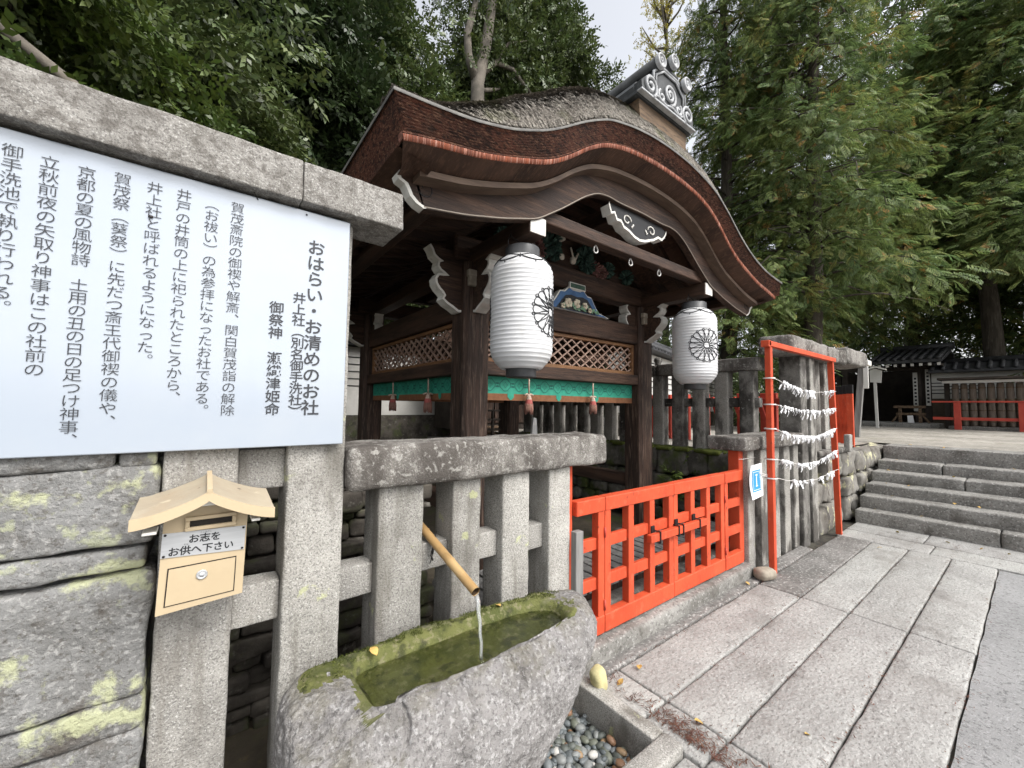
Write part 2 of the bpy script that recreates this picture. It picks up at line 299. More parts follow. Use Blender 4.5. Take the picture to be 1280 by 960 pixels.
M_string=mat('white_string',(.6,.58,.55),rough=.9)
M_pblue=mat('notice_blue',(.035,.26,.52),rough=.5)
M_roof=mat('roof_tiles',(.055,.056,.06),(.03,.03,.032),5,rough=.6,layers=(((.13,.13,.125),12,.58,.72,6,.5),),bump=.3,bscale=20)
M_dk=mat('gatehouse_timber',(.055,.045,.037),(.035,.028,.023),3,rough=.8)
M_dwall=mat('gatehouse_board_wall',(.10,.078,.058),(.07,.055,.04),3,rough=.85)
M_log=mat('barrel_straw',(.19,.155,.125),(.10,.08,.065),4,rough=.9,layers=(((.2,.17,.14),20,.6,.7,5,.5),),stretch=(3,3,.5),bump=.5,bscale=20)
M_leaf=mat('broad_leaves',(.055,.082,.026),(.09,.12,.036),.7,rough=.42,layers=(((.10,.125,.028),1.4,.58,.72,3,.6),),island=.45,transl=.22,spec=.5)
M_leafy=mat('young_leaves',(.085,.12,.022),(.05,.08,.02),1.2,rough=.45,island=.4,transl=.3,spec=.45)
M_leafd=mat('dark_leaves',(.022,.038,.013),(.035,.055,.018),.8,rough=.45,island=.4,transl=.15,spec=.45)
M_cyp=mat('cypress_fronds',(.125,.18,.055),(.175,.22,.07),.6,rough=.6,layers=(((.07,.125,.05),.5,.48,.62,3,.6),((.38,.20,.06),1.5,.605,.66,4,.7),((.27,.24,.06),.9,.57,.67,3,.6)),island=.5,transl=.35,spec=.3)
M_yel=mat('yellow_leaves',(.42,.33,.05),(.3,.3,.06),1.5,rough=.6,island=.3,transl=.3)
M_trunk=mat('tree_bark',(.085,.072,.058),(.045,.038,.03),5,rough=.95,layers=(((.16,.145,.12),7,.55,.7,7,.6,(3,3,.5)),),stretch=(3,3,.4),bump=.8,bscale=14)
M_trunkl=mat('pale_tree_bark',(.17,.15,.125),(.10,.09,.075),4,rough=.95,layers=(((.06,.05,.04),6,.55,.7,7,.6),),bump=.6,bscale=18)
M_needle=mat('dead_needles',(.12,.055,.035),(.075,.036,.025),20,rough=.9,island=.4)
M_leafgold=mat('fallen_leaf_yellow',(.50,.36,.10),(.38,.25,.07),20,rough=.6,island=.25)
M_yst=mat('yellow_pebble_stone',(.52,.47,.25),(.40,.36,.19),20,rough=.85,bump=.4,bscale=60)
M_bst=mat('beige_cobble',(.30,.265,.21),(.22,.19,.15),18,rough=.8,bump=.4,bscale=40)
M_rust=mat('rusty_rock',(.13,.115,.10),(.06,.055,.05),9,rough=.9,layers=(((.30,.11,.025),7,.52,.64,7,.85),),bump=.8,bscale=30)
M_rings=mat('pale_iron_ring',(.45,.44,.42),rough=.5,metal=.4)

# water
M_water=bpy.data.materials.new('trough_water'); M_water.use_nodes=True
p=M_water.node_tree.nodes['Principled BSDF']; p.inputs['Base Color'].default_value=(.80,.84,.62,1); p.inputs['Roughness'].default_value=.03; p.inputs['IOR'].default_value=1.33; p.inputs['Transmission Weight'].default_value=1
_t=M_water.node_tree.nodes.new('ShaderNodeTexNoise'); _t.inputs['Scale'].default_value=28; _b=M_water.node_tree.nodes.new('ShaderNodeBump'); _b.inputs['Strength'].default_value=.12; _b.inputs['Distance'].default_value=.01
M_water.node_tree.links.new(_t.outputs[0],_b.inputs['Height']); M_water.node_tree.links.new(_b.outputs[0],p.inputs['Normal'])
M_jet=bpy.data.materials.new('falling_water'); M_jet.use_nodes=True
p=M_jet.node_tree.nodes['Principled BSDF']; p.inputs['Base Color'].default_value=(.95,.97,.97,1); p.inputs['Roughness'].default_value=.05; p.inputs['IOR'].default_value=1.33; p.inputs['Transmission Weight'].default_value=.85
# pebbles: colour by stone
M_peb=bpy.data.materials.new('river_pebbles'); M_peb.use_nodes=True
n=M_peb.node_tree; g=n.nodes.new('ShaderNodeNewGeometry'); cr=n.nodes.new('ShaderNodeValToRGB'); cr.color_ramp.interpolation='CONSTANT'
els=[(0,(.10,.115,.12)),(.3,(.15,.165,.17)),(.5,(.085,.095,.085)),(.66,(.20,.21,.205)),(.78,(.13,.14,.11)),(.86,(.23,.13,.075)),(.91,(.28,.19,.11)),(.95,(.48,.47,.44)),(.98,(.16,.08,.05))]
e=cr.color_ramp.elements; e[0].position=0; e[0].color=(*els[0][1],1); e[1].position=els[1][0]; e[1].color=(*els[1][1],1)
for ps,c in els[2:]:
    k=e.new(ps); k.color=(*c,1)
n.links.new(g.outputs['Random Per Island'],cr.inputs[0]); n.links.new(cr.outputs[0],n.nodes['Principled BSDF'].inputs['Base Color']); n.nodes['Principled BSDF'].inputs['Roughness'].default_value=.55

# ------------------------------------------------------------------ text
def text_mesh(mb,s,size,u0,w0,y,tilt=0,cw=None,vertical=True,space=1.0,bold=0.0,sx=1.0):
    """lettering on a plane Y=const facing -Y; vertical columns start at (u0,w0) top centre"""
    step=size*space
    for i,ch in enumerate(s):
        if ch in ' 　': continue
        c=bpy.data.curves.new('glyph','FONT'); c.body=ch; c.size=size; c.align_x='CENTER'; c.offset=bold; c.resolution_u=3
        o=bpy.data.objects.new('glyph',c); COL.objects.link(o); bpy.context.view_layer.update()
        me=bpy.data.meshes.new_from_object(o.evaluated_get(bpy.context.evaluated_depsgraph_get()))
        if vertical: ox,oz=u0,w0-step*i-size*.82
        else: ox,oz=u0+step*i,w0
        ct,st=math.cos(tilt),math.sin(tilt)
        def T(v): 
            x,z=v.co.x*sx+ox,v.co.y+oz
            x,z=u0+(x-u0)*ct-(z-w0)*st, w0+(x-u0)*st+(z-w0)*ct
            return (x,y,z)
        mb.add([T(v) for v in me.vertices],[tuple(p.vertices) for p in me.polygons])
        COL.objects.unlink(o); bpy.data.objects.remove(o); bpy.data.curves.remove(c); bpy.data.meshes.remove(me)
# ------------------------------------------------------------------ the setting: ground, paving, steps, terrace
g=MB()
for (x0,x1,y0,y1) in ((-600,0.02,-600,900),(1.66,900,-600,900),(0.02,1.66,-600,1.06),(0.02,1.66,1.7,900)):
    nx=1; g.add([(x0,y0,-.07),(x1,y0,-.07),(x1,y1,-.07),(x0,y1,-.07)],[(0,1,2,3)])
struct('ground',g,M_soil)
g=MB(); g.add([(0.0,1.0,-.17),(1.7,1.0,-.17),(1.7,1.75,-.17),(0.0,1.75,-.17)],[(0,1,2,3)])
for a,b in (((0.02,1.06),(1.66,1.06)),((1.66,1.06),(1.66,1.7)),((1.66,1.7),(.02,1.7)),((.02,1.7),(.02,1.06))):
    g.add([(a[0],a[1],-.17),(b[0],b[1],-.17),(b[0],b[1],-.07),(a[0],a[1],-.07)],[(0,1,2,3)])
struct('gravel_pit',g,M_soil)
def slab(mb,x0,x1,y0,y1,zt=0,th=.08,gap=.0035,seed=0,r=.014,amp=.004):
    mb.stone(x0+gap,x1-gap,y0+gap,y1-gap,zt-th,zt,r,amp,.07,seed,5)
pv=MB(); rows=[1.52,1.213,.908,.592,.285]
sx=[[1.73,1.955,3.87,6.13],[1.73,1.955,3.87,6.13],[1.73,1.955,3.875,6.13],[.2,2.0,3.88,6.13]]
for i in range(4):
    for j in range(3): slab(pv,sx[i][j],sx[i][j+1],rows[i+1],rows[i]-0.002,0,seed=i*5+j) if not(i==0 and j==2) else None
k=0
for y1,y0,xs in ((.985,.592,(-2.6,-.9,.5,1.72)),(.592,.285,(-2.6,-1.2,.2))):
    for a,b in zip(xs[:-1],xs[1:]): slab(pv,a,b,y0,y1,0,seed=30+k); k+=1
for y0,y1,xs in ((1.54,.29,()),):
    pass
yy=[1.54,.75,-.9,-2.6,-4.4,-6.5]
for a,b in zip(yy[:-1],yy[1:]): slab(pv,6.14,6.545,b,a,0,seed=50+int(a*3)); slab(pv,6.55,7.08,b+.1,a+.1 if a<1 else a,0.002,seed=60+int(a*3))
struct('stone_pavement',pv,G_pave)
pd=MB(); slab(pd,3.875,6.13,1.213,1.52,0.0,seed=71); slab(pd,1.735,3.98,1.525,1.62,.004,seed=72); slab(pd,3.99,5.3,1.525,1.66,0.002,seed=73)
struct('darker_pavement',pd,G_dpave)
jt=MB(); 
for x0,x1,y0,y1 in ((-3,1.655,-.3,1.05),(1.655,7.1,-7,1.7)): jt.add([(x0,y0,-.03),(x1,y0,-.03),(x1,y1,-.03),(x0,y1,-.03)],[(0,1,2,3)])
struct('joint_bed',jt,M_joint)
ap=MB()
nx=60; ny=24
ap.grid([[(-6+12.1*i/nx, .279-7*j/ny+(.004*math.sin(i*2.3) if j==0 else 0), -.008+.004*mnoise.noise((i*.5,j*.5,0))) for j in range(ny+1)][::-1] for i in range(nx+1)])
struct('path',ap,M_asph)
# steps (six granite courses)
st=MB(); SX=[7.05,7.30,7.62,7.99,8.38,8.78]; SZ=[.168,.327,.457,.598,.737,.945]
cuts=[[1.56,.30,-1.3,-3.2,-6.5],[1.56,-1.15,-2.9,-6.5],[1.56,.02,-2.1,-6.5],[1.56,.62,-1.2,-3.4,-6.5],[1.56,.86,-1.6,-4,-6.5],[1.56,-.45,-2.6,-6.5]]
for i in range(6):
    zb=-.05 if i==0 else SZ[i-1]-.04
    for a,b in zip(cuts[i][:-1],cuts[i][1:]):
        st.stone(SX[i],SX[i]+.55,b+.003,a-.003,zb,SZ[i],.022,.007,.08,i*7+a,4)
struct('steps',st,G_step)
tr=MB()
def sheet(x0,x1,y0,y1,z,nx,ny):
    tr.grid([[(x0+(x1-x0)*i/nx,y0+(y1-y0)*j/ny,z+(.012*mnoise.noise((i*.37,j*.37,3)) if 0<i<nx else 0)) for j in range(ny+1)] for i in range(nx+1)])
sheet(9.3,40,-40,40,.945,60,60); sheet(4.93,9.3,1.78,40,.945,20,50)
for (x0,x1,y0,y1) in ((40,800,-600,800),(9.3,40,-600,-40),(4.93,40,40,800)): tr.add([(x0,y0,.945),(x1,y0,.945),(x1,y1,.945),(x0,y1,.945)],[(0,1,2,3)])
tr.add([(9.3,-600,-.1),(9.3,1.5,-.1),(9.3,1.5,.945),(9.3,-600,.945)],[(0,1,2,3)])
struct('upper_terrace',tr,M_grav)

# ------------------------------------------------------------------ rubble walls
def rubble(mb,o,u,n,L,H,z0,hmin,hmax,wmin,wmax,depth,seed,r=.05,amp=.02,cell=.07):
    """courses of irregular stones on a vertical face: o start, u direction, n outward normal (2D)"""
    rd=random.Random(seed); z=0
    ang=math.atan2(u[1],u[0])
    while z<H-.02:
        h=min(rd.uniform(hmin,hmax),H-z)
        if H-z-h<hmin*.5: h=H-z
        x=-rd.uniform(0,wmin)
        while x<L:
            w=rd.uniform(wmin,wmax); c=x+w/2; hh=h*rd.uniform(.86,1.0); dd=depth*rd.uniform(.85,1.15)
            px=o[0]+u[0]*c-n[0]*(depth*.5-rd.uniform(0,.05)); py=o[1]+u[1]*c-n[1]*(depth*.5-rd.uniform(0,.05))
            mb.rock(px,py,z0+z+h/2,w*.985,dd,hh*1.0,min(r,hh*.4),amp,cell,rd.random()*50,4,ang,tilt=rd.uniform(-.05,.05))
            x+=w
        z+=h
w=MB(); rubble(w,(6.12,1.64),(1,0),(0,-1),2.95,.96,-.03,.22,.42,.28,.65,.4,5,.05,.045,.05)
single('stone_retaining_wall',w,G_cream,'rough boulder retaining wall patched with pale lichen left of the steps','wall',(7,1.6,0))
w=MB(); rubble(w,(4.93,6.3),(0,-1),(-1,0),4.0,.98,0,.16,.3,.2,.48,.4,8,.045,.04)
single('mossy_stone_wall',w,G_moss,'low mossy rubble wall below the side fence, seen behind the red gate','wall',(4.95,4,0))
w=MB(); rubble(w,(-2.5,2.38),(1,0),(0,-1),3.6,1.25,-.1,.05,.13,.09,.26,.4,12,.018,.022,.035)
single('dark_rubble_wall',w,G_rub,'dark loose rubble wall in the gaps behind the left granite posts','wall',(-1,2.4,0))
w=MB()
for (x0,x1,z0,z1,s) in ((-.62,-.105,1.075,1.30,1),(-1.7,-.63,.98,1.30,2),(-.66,-.118,1.0,1.065,3),(-.78,-.105,.635,.985,4),(-1.8,-.79,.55,.97,5),(-.55,-.11,.545,.63,6),(-1.4,-.56,.3,.53,7),(-.5,-.108,.26,.535,8),(-1.3,-.51,-.08,.28,9),(-.5,-.11,-.08,.25,10),(-.5,-.2,1.305,1.36,11),(-.19,-.105,1.305,1.345,13),(-1.5,-.52,1.31,1.37,12)):
    w.rock((x0+x1)/2,1.86,(z0+z1)/2,x1-x0,.44,z1-z0,min(.014,(z1-z0)*.3),.015,.02,s*3.3,3.4)
w.box(-1.8,-.12,1.9,2.05,-.08,1.34)
single('boulder_wall',w,G_wall,'wall of large grey boulders with yellow lichen under the white sign','wall',(-.8,1.8,0))
# ------------------------------------------------------------------ granite fences
def gpost(mb,x0,x1,y0,y1,z0,z1,seed,r=.012,amp=.0035): mb.stone(x0,x1,y0,y1,z0,z1,r,amp,.035,seed,9)
t=thing('granite_fence','tall granite fence with a long coping beam that carries the white sign','fence',(.2,1.7,0))
for x0,x1,s in ((-2.6,.2462,1),(.2468,.62,2)):
    m=MB(); m.stone(x0,x1,1.565,1.795,2.218,2.368,.007,.005,.03,s,8); part('coping_beam',m,G_capl,t)
for x0,x1,z0,s in ((-.092,.103,-.1,1),(.248,.447,-.1,2)):
    m=MB(); gpost(m,x0,x1,1.65,1.83,z0,2.216,s); part('post',m,G_post if s==2 else G_pale,t)
for x0,x1 in ((-.9,-.72),(-1.7,-1.52)):
    m=MB(); m.stone(x0,x1,1.66,1.83,1.36,2.216,.012,.003,.1,x0,9); part('post',m,G_pale,t)
for z0,z1,x0,x1,s in ((1.19,1.335,.1025,.2485,4),(.72,.86,.1025,.2485,5)):
    m=MB(); m.stone(x0,x1,1.70,1.80,z0,z1,.008,.003,.03,s,9); part('rail',m,G_pale,t)
t=thing('granite_fence','low granite fence with a stained coping beam behind the stone trough','fence',(1.2,1.7,0))
m=MB(); m.stone(.449,1.965,1.60,1.88,1.155,1.335,.03,.007,.035,7,7); part('coping_beam',m,G_cap,t)
for x0,x1,s in ((.585,.785,1),(.93,1.085,2),(1.215,1.39,3),(1.53,1.695,4)):
    m=MB(); gpost(m,x0,x1,1.65,1.83,-.1,1.158,s*2.2); part('post',m,G_post,t)
for x0,x1,z0,z1,s in ((.446,.587,.72,.845,1),(.783,.932,.755,.875,2),(1.083,1.217,.74,.865,3),(1.388,1.532,.72,.85,4)):
    m=MB(); m.stone(x0,x1,1.70,1.80,z0,z1,.008,.003,.03,s,9); part('rail',m,G_pale,t)
t=thing('granite_fence','blackened granite fence right of the red gate, stepping up behind the fortune frame','fence',(5,1.7,0))
m=MB(); m.stone(3.86,5.345,1.6,1.95,1.115,1.24,.02,.006,.04,21,7); part('low_coping_beam',m,G_cap,t)
for x0,x1,s in ((4.045,4.185,1),(4.335,4.475,2),(4.63,4.79,3),(4.925,5.085,4),(5.2,5.34,5)):
    m=MB(); gpost(m,x0,x1,1.66,1.84,-.05,1.117,40+s); part('post',m,G_mid if s!=1 else G_post,t)
for x0,x1,z0,s in ((5.345,5.545,-.05,1),(5.65,5.84,-.05,2),(5.99,6.15,.9,3),(6.33,6.49,.9,4)):
    m=MB(); gpost(m,x0,x1,1.62 if s<3 else 1.66,1.84,z0,2.115,60+s); part('post',m,G_mid if s!=1 else G_dark,t)
m=MB(); m.stone(4.93,6.95,1.56,1.9,2.11,2.31,.04,.012,.05,31,5); m.stone(6.96,7.95,1.55,1.9,2.14,2.37,.04,.012,.05,32,5); part('coping_beam',m,G_cap,t)
m=MB(); m.stone(5.86,7.0,1.60,1.9,.93,1.0,.02,.008,.06,33,6); part('rail',m,G_dark,t)
m=MB(); m.stone(6.95,7.08,1.56,1.63,.93,1.17,.015,.004,.05,35,6); part('low_stub',m,G_pale,t)
t=thing('granite_fence','weathered grey granite fence on the mossy wall, seen behind the right lantern','fence',(5.1,3.5,.95))
m=MB(); m.stone(5.02,5.24,1.93,3.25,1.95,2.105,.02,.008,.05,41,6); m.stone(5.02,5.24,3.26,6.6,1.95,2.10,.02,.008,.08,42,6); part('coping_beam',m,G_cap,t)
y=2.0; s=0
while y<6.3:
    m=MB(); gpost(m,5.05,5.2,y,y+.16,.93,1.952,80+s); part('post',m,G_mid if s%3 else G_dark,t); y+=.29; s+=1
m=MB(); m.stone(5.09,5.17,1.95,6.5,1.52,1.63,.01,.004,.08,43,6); part('rail',m,G_dark,t)
m=MB(); m.lathe([(0,.05),(.05,.04),(.06,0),(.035,-.04),(.045,-.06),(0,-.06)],(5.13,3.28,2.165),12); part('knob',m,G_dark,t)
# sill and kerbs
m=MB(); m.stone(1.70,4.03,1.60,1.86,-.05,.098,.03,.008,.05,51,6); single('stone_sill',m,G_step,'rounded granite sill under the red gate','sill',(2.9,1.7,0))
t=thing('stone_kerb','granite kerb round the pebble bed beside the trough','kerb',(1.68,1.3,0))
m=MB(); m.stone(1.645,1.728,1.09,1.60,-.16,.032,.008,.003,.04,52,8); part('side_kerb',m,G_post,t)
m=MB(); m.stone(-.3,1.728,.99,1.087,-.16,.034,.012,.003,.04,53,8); part('front_kerb',m,G_pale,t)
# ------------------------------------------------------------------ white information sign
t=thing('sign_board','large white board of vertical Japanese writing under the granite coping','sign board',(-.2,1.62,1.35))
m=MB(); m.bbox(-1.12,.425,1.610,1.628,1.347,2.206,.003); part('board',m,M_sign,t)
YT=1.6075
colsT=[("おはらい・お清めのお社",.307,2.102,.0592,.0009,1.0),("井上社︵別名御手洗社︶",.258,1.897,.0425,.0006,.96),("御祭神　瀬織津姫命",.188,1.852,.0448,.0006,.99),
("賀茂斎院の御禊や解斎︑関白賀茂詣の解除",.062,2.167,.0382,0,.985),("︵お祓い︶の為参拝になったお社である︒",-.006,2.157,.0382,0,.97),("井戸の井筒の上に祀られたところから︑",-.077,2.165,.0382,0,.98),("井上社と呼ばれるようになった︒",-.146,2.163,.0382,0,.98),
("賀茂祭︵葵祭︶に先だつ斎王代御禊の儀や︑",-.217,2.165,.0382,0,.975),("京都の夏の風物詩　土用の丑の日の足つけ神事︑",-.290,2.157,.0382,0,.935),("立秋前夜の矢取り神事はこの社前の",-.360,2.160,.0382,0,.985),("御手洗池で執り行われる︒",-.426,2.165,.0382,0,.98)]
for s,u,w,sz,b,sp in colsT:
    m=MB(); text_mesh(m,s,sz,u,w,YT,0,space=sp,bold=b*.8-(.00025 if b==0 else .0001),sx=1.04); part('lettering',m,M_txt,t)
m=MB(); m.tube([(.118,1.607,2.196),(.10,1.60,2.225)],.0015,5); m.rock(-.152,1.606,2.055,.012,.004,.009,.003,0); m.rock(.27,1.607,2.19,.006,.003,.006,.002,0); part('blemish',m,M_iron,t)

# ------------------------------------------------------------------ donation box
t=thing('donation_box','small cream donation box with gabled roof hung on a granite post','donation box',(.022,1.57,.93))
m=MB(); m.prism([(-.082,.905),(.118,.918),(.123,1.168),(.022,1.222),(-.075,1.160)],1.50,1.648,'Y'); part('body',m,M_beige,t)
def roofcurve(k): # k -1..1 across the little roof
    a=abs(k); return 1.248-.075*a**.8+ .012*a**4
m=MB(); 
rows=[]; N=24
for yy,up in ((1.425,0),(1.64,.022)):
    pass
def rc(k,y): 
    x=.024+k*(.163 if k<0 else .161); return (x,y,roofcurve(k)+(y-1.425)*.10 - .006*k)
top=[[rc(-1+2*i/N,y) for i in range(N+1)] for y in (1.425,1.49,1.56,1.648)]
bot=[[(p[0],p[1],p[2]-.024) for p in r] for r in top]
m.grid(top); m.grid([r[::-1] for r in bot]); m.grid([top[0][::-1],bot[0][::-1]],False); m.grid([top[-1],bot[-1]],False)
for e in (0,N): m.add([top[0][e],top[-1][e],bot[-1][e],bot[0][e]],[(0,1,2,3)])
rf=part('roof',m,M_beiger,t)
m=MB(); 
f1=[[(rc(-1+2*i/N,1.42)[0],1.416,rc(-1+2*i/N,1.42)[2]+.004) for i in range(N+1)],[(rc(-1+2*i/N,1.42)[0],1.416,rc(-1+2*i/N,1.42)[2]-.025) for i in range(N+1)]]
f2=[[(p[0],1.426,p[2]) for p in r] for r in f1]
m.grid([r[::-1] for r in f1]); m.grid(f2); m.grid([f1[0],f2[0]],False); m.grid([f1[1][::-1],f2[1][::-1]],False)
part('bargeboard',m,M_beige,rf)
m=MB(); m.bar((.024,1.414,1.2515),(.024,1.635,1.2725),.013,.010); part('ridge',m,M_beige,rf)
m=MB(); m.bbox(.006,.042,1.44,1.50,1.205,1.222,.002); m.bbox(-.115,-.085,1.435,1.50,1.145,1.153,.002); m.bbox(.128,.15,1.435,1.50,1.145,1.153,.002); part('eave_bracket',m,M_white,t)
m=MB()
for a in ((-.028,.094,1.157,1.168),(-.028,.094,1.128,1.139),(-.028,-.017,1.139,1.157),(.083,.094,1.139,1.157)): m.bbox(a[0],a[1],1.488,1.502,a[2],a[3],.002)
fr=part('slot_frame',m,M_beige,t)
m=MB(); m.box(-.017,.083,1.496,1.502,1.139,1.157); part('slot',m,M_slot,fr)
m=MB(); m.prism([(-.078,1.062),(.117,1.05),(.119,1.121),(-.076,1.129)],1.4965,1.501,'Y'); pl=part('plate',m,M_plate,t)
m=MB(); text_mesh(m,"お志を",.026,-.006,1.095,1.4955,-.03,vertical=False,space=.98,bold=.0006); text_mesh(m,"お供へ下さい",.026,-.050,1.066,1.4955,-.03,vertical=False,space=.98,bold=.0006); text_mesh(m,"こころざし",.0058,.0105,1.118,1.4955,-.03,vertical=False,space=.95); text_mesh(m,"そな",.0058,-.026,1.0895,1.4955,-.03,vertical=False,space=.95)
part('lettering',m,M_ink,pl)
m=MB()
for x,z in ((-.071,1.066),(.112,1.055),(.113,1.116),(-.070,1.124)): m.lathe([(.0035,-.001),(.0025,-.003),(0,-.003)],(x,1.4965,z),8,axis='Y')
part('screw',m,M_iron,pl)
m=MB(); m.prism([(-.065,.925),(.097,.93),(.099,1.033),(-.061,1.03)],1.4985,1.504,'Y'); d0=part('door_gap',m,M_slot,t)
m=MB(); m.prism([(-.0618,.928),(.0942,.933),(.0962,1.030),(-.0578,1.027)],1.497,1.504,'Y'); dr=part('door',m,M_beige,t)
m=MB(); m.lathe([(.0135,0),(.0135,-.004),(.011,-.006),(.009,-.004),(.006,-.004),(.005,-.007),(0,-.007)],(.017,1.497,.998),20,axis='Y'); part('lock',m,M_plate,dr)

# ------------------------------------------------------------------ stone water trough
TR=thing('stone_trough','big rough granite boat-shaped trough with mossy rim and carved crescents','water trough',(.9,1.35,0))
NA=320
def supe(a,n):
    c,s=math.cos(a),math.sin(a); r=(abs(c)**n+abs(s)**n)**(-1/n); return (r*c,r*s)
def even_angles():
    K=8000; P=[]
    for i in range(K+1):
        a=2*math.pi*i/K; u,v=supe(a,2.4 if math.cos(a)>0 else 5); P.append((u*.66,v*.24))
    L=[0]
    for a,b in zip(P[:-1],P[1:]): L.append(L[-1]+math.hypot(a[0]-b[0],a[1]-b[1]))
    return list(np.interp(np.linspace(0,L[-1],NA,endpoint=False),L,[2*math.pi*i/K for i in range(K+1)]))
AL=even_angles()
# levels: z, xmin, xmax, ynear, yfar
LV=[(-.17,.30,.78,1.24,1.50),(-.08,.25,.86,1.19,1.54),(.05,.22,.98,1.13,1.57),(.15,.205,1.11,1.095,1.585),(.25,.222,1.23,1.085,1.59),(.35,.22,1.39,1.085,1.595),(.44,.22,1.505,1.105,1.597),(.50,.222,1.552,1.135,1.597),(.545,.232,1.55,1.17,1.59),(.572,.25,1.528,1.20,1.58),(.582,.28,1.505,1.222,1.57)]
def lev(z):
    for a,b in zip(LV[:-1],LV[1:]):
        if z<=b[0]:
            k=(z-a[0])/(b[0]-a[0]); return [a[i]+(b[i]-a[i])*k for i in range(5)]
    return list(LV[-1])
arcs=[(.463,.545,.058,-1.25,.75,0),(.683,.535,.062,-1.25,.75,0),(.90,.535,.058,-1.2,.75,0),(1.12,.525,.052,-1.1,.8,0),(.58,.34,.12,-2.6,-.8,0)]
def groove(x,z):
    d=9
    for (cx,cz,r,a0,a1,_) in arcs:
        a=math.atan2(z-cz,x-cx)
        if a0<=a<=a1: d=min(d,abs(math.hypot(x-cx,z-cz)-r))
    return .026*max(0,1-(d/.012)**2)
def ring(z,sx0=0,zf=None):
    _,x0,x1,y0,y1=lev(z); cx=.72; out=[]
    for k in range(NA):
        a=AL[k]
        n=2.4 if math.cos(a)>0 else 5
        u,v=supe(a,n)
        x=cx+(u*(x1-cx) if u>0 else u*(cx-x0)); cy=(y0+y1)/2+.04; y=cy+(v*(y1-cy) if v>0 else v*(cy-y0))
        # the left top corner is cut to a sloping facet
        q=Vector((x,y,z)); nn=Vector((u,v,0)); nn.normalize()
        a_=mnoise.noise(q*5)*.016+mnoise.noise(q*13)*.008+mnoise.noise(q*24)*.008+mnoise.noise(q*52)*.005+mnoise.noise(q*95)*.003
        g_=groove(x,z) if v<-.25 else 0
        q+=nn*(a_-g_)
        if x<.50 and y<1.42 and z>.43: q.z-= (z-.43)*.42*min(1,(.50-x)/.16)*min(1,(1.42-y)/.12)
        q.z+=.012*mnoise.noise(Vector((x*6,y*6,1)))*(1 if z>.5 else 0)
        out.append(tuple(q))
    return out
m=MB(); zs=[-.17+.752*i/100 for i in range(101)]
R=[ring(z) for z in zs]; R=[r+[r[0]] for r in R]; m.grid(R)
part('body',m,M_trough,TR)
outer=R[-1]
def inner(off,z):
    out=[]
    for k in range(NA):
        a=AL[k]; n=2.6 if math.cos(a)>0 else 9
        u,v=supe(a,n); x0,x1,y0,y1=.46-off,1.325+off,1.25-off*.5,1.492+off
        cx=.9; cy=1.375
        x=cx+(u*(x1-cx) if u>0 else u*(cx-x0)); y=cy+(v*(y1-cy) if v>0 else v*(cy-y0))
        q=Vector((x,y,z)); s=mnoise.noise(q*12)*.006
        out.append((x+u*s,y+v*s,z+mnoise.noise(q*9)*.004))
    return out+[out[0]]
m=MB()
inn_=inner(.03,.583)
def lerpr(k):
    out=[]
    for a,b in zip(outer,inn_):
        v=Vector(a).lerp(Vector(b),k); out.append(tuple(v+Vector((0,0,math.sin(k*3.14)*(.007+.008*mnoise.noise(v*14)+.004*mnoise.noise(v*40))))))
    return out
m.grid([outer]+[lerpr(k/14) for k in range(1,14)]+[inner(.03,.581),inner(.022,.578),inner(.010,.566),inner(.002,.545),inner(-.012,.52),inner(-.02,.496)])
lo=inner(-.02,.496); m.grid([lo]+[[(.92+(p[0]-.92)*k,1.368+(p[1]-1.368)*k,.492+.008*mnoise.noise(Vector(p)*(8*k+3))) for p in lo] for k in (.7,.4,.1,0)])
rim=part('mossy_rim',m,M_rim,TR); rim.data.materials.append(M_trough)
for p_ in rim.data.polygons:
    c_=p_.center; nn_=.06*mnoise.noise(Vector((c_.x,c_.y,c_.z))*14)+.05*mnoise.noise(Vector((c_.x,c_.y,c_.z))*45)
    X_,Y_=c_.x+.9,c_.y+1.35
    if (c_.z>.566 and (Y_<1.262+nn_*.6 or X_>1.385+nn_)) or (X_<.415+nn_*.3 and Y_<1.45+nn_): p_.material_index=1
m=MB(); ws=inner(.004,.548); KR=60
def wz(x,y):
    r=math.hypot(x-.868,y-1.302); return .548+.0045*math.sin(r*2*math.pi/.026)*math.exp(-r/.055)+.0012*mnoise.noise(Vector((x*22,y*22,0)))
m.grid([[(.868+(p[0]-.868)*k/KR,1.31+(p[1]-1.31)*k/KR,wz(.868+(p[0]-.868)*k/KR,1.31+(p[1]-1.31)*k/KR)) for p in ws] for k in range(KR,-1,-1)])
wt=part('water',m,M_water,TR)
m=MB(); rm=random.Random(17)
for q_ in range(5200):
    i_=rm.randrange(NA); k_=rm.uniform(.05,1); a_=Vector(outer[i_]).lerp(Vector(inn_[i_]),k_)
    if a_.y<1.45+.03*mnoise.noise(a_*18) or a_.x>1.42 or mnoise.noise(a_*26)<-.12: continue
    h_=rm.uniform(.004,.012); d_=Vector((rm.gauss(0,.5),rm.gauss(-.2,.5),1)).normalized()*h_; w_=Vector((rm.gauss(0,1),rm.gauss(0,1),0)).normalized()*rm.uniform(.0015,.003); b_=a_+Vector((0,0,.003+.006*math.sin(k_*3.14)))
    m.add([b_-w_,b_+w_,b_+d_],[(0,1,2)])
mt_=part('moss_tufts',m,M_moss,TR); mt_['kind']='stuff'; wt['label']='shallow clear greenish water'
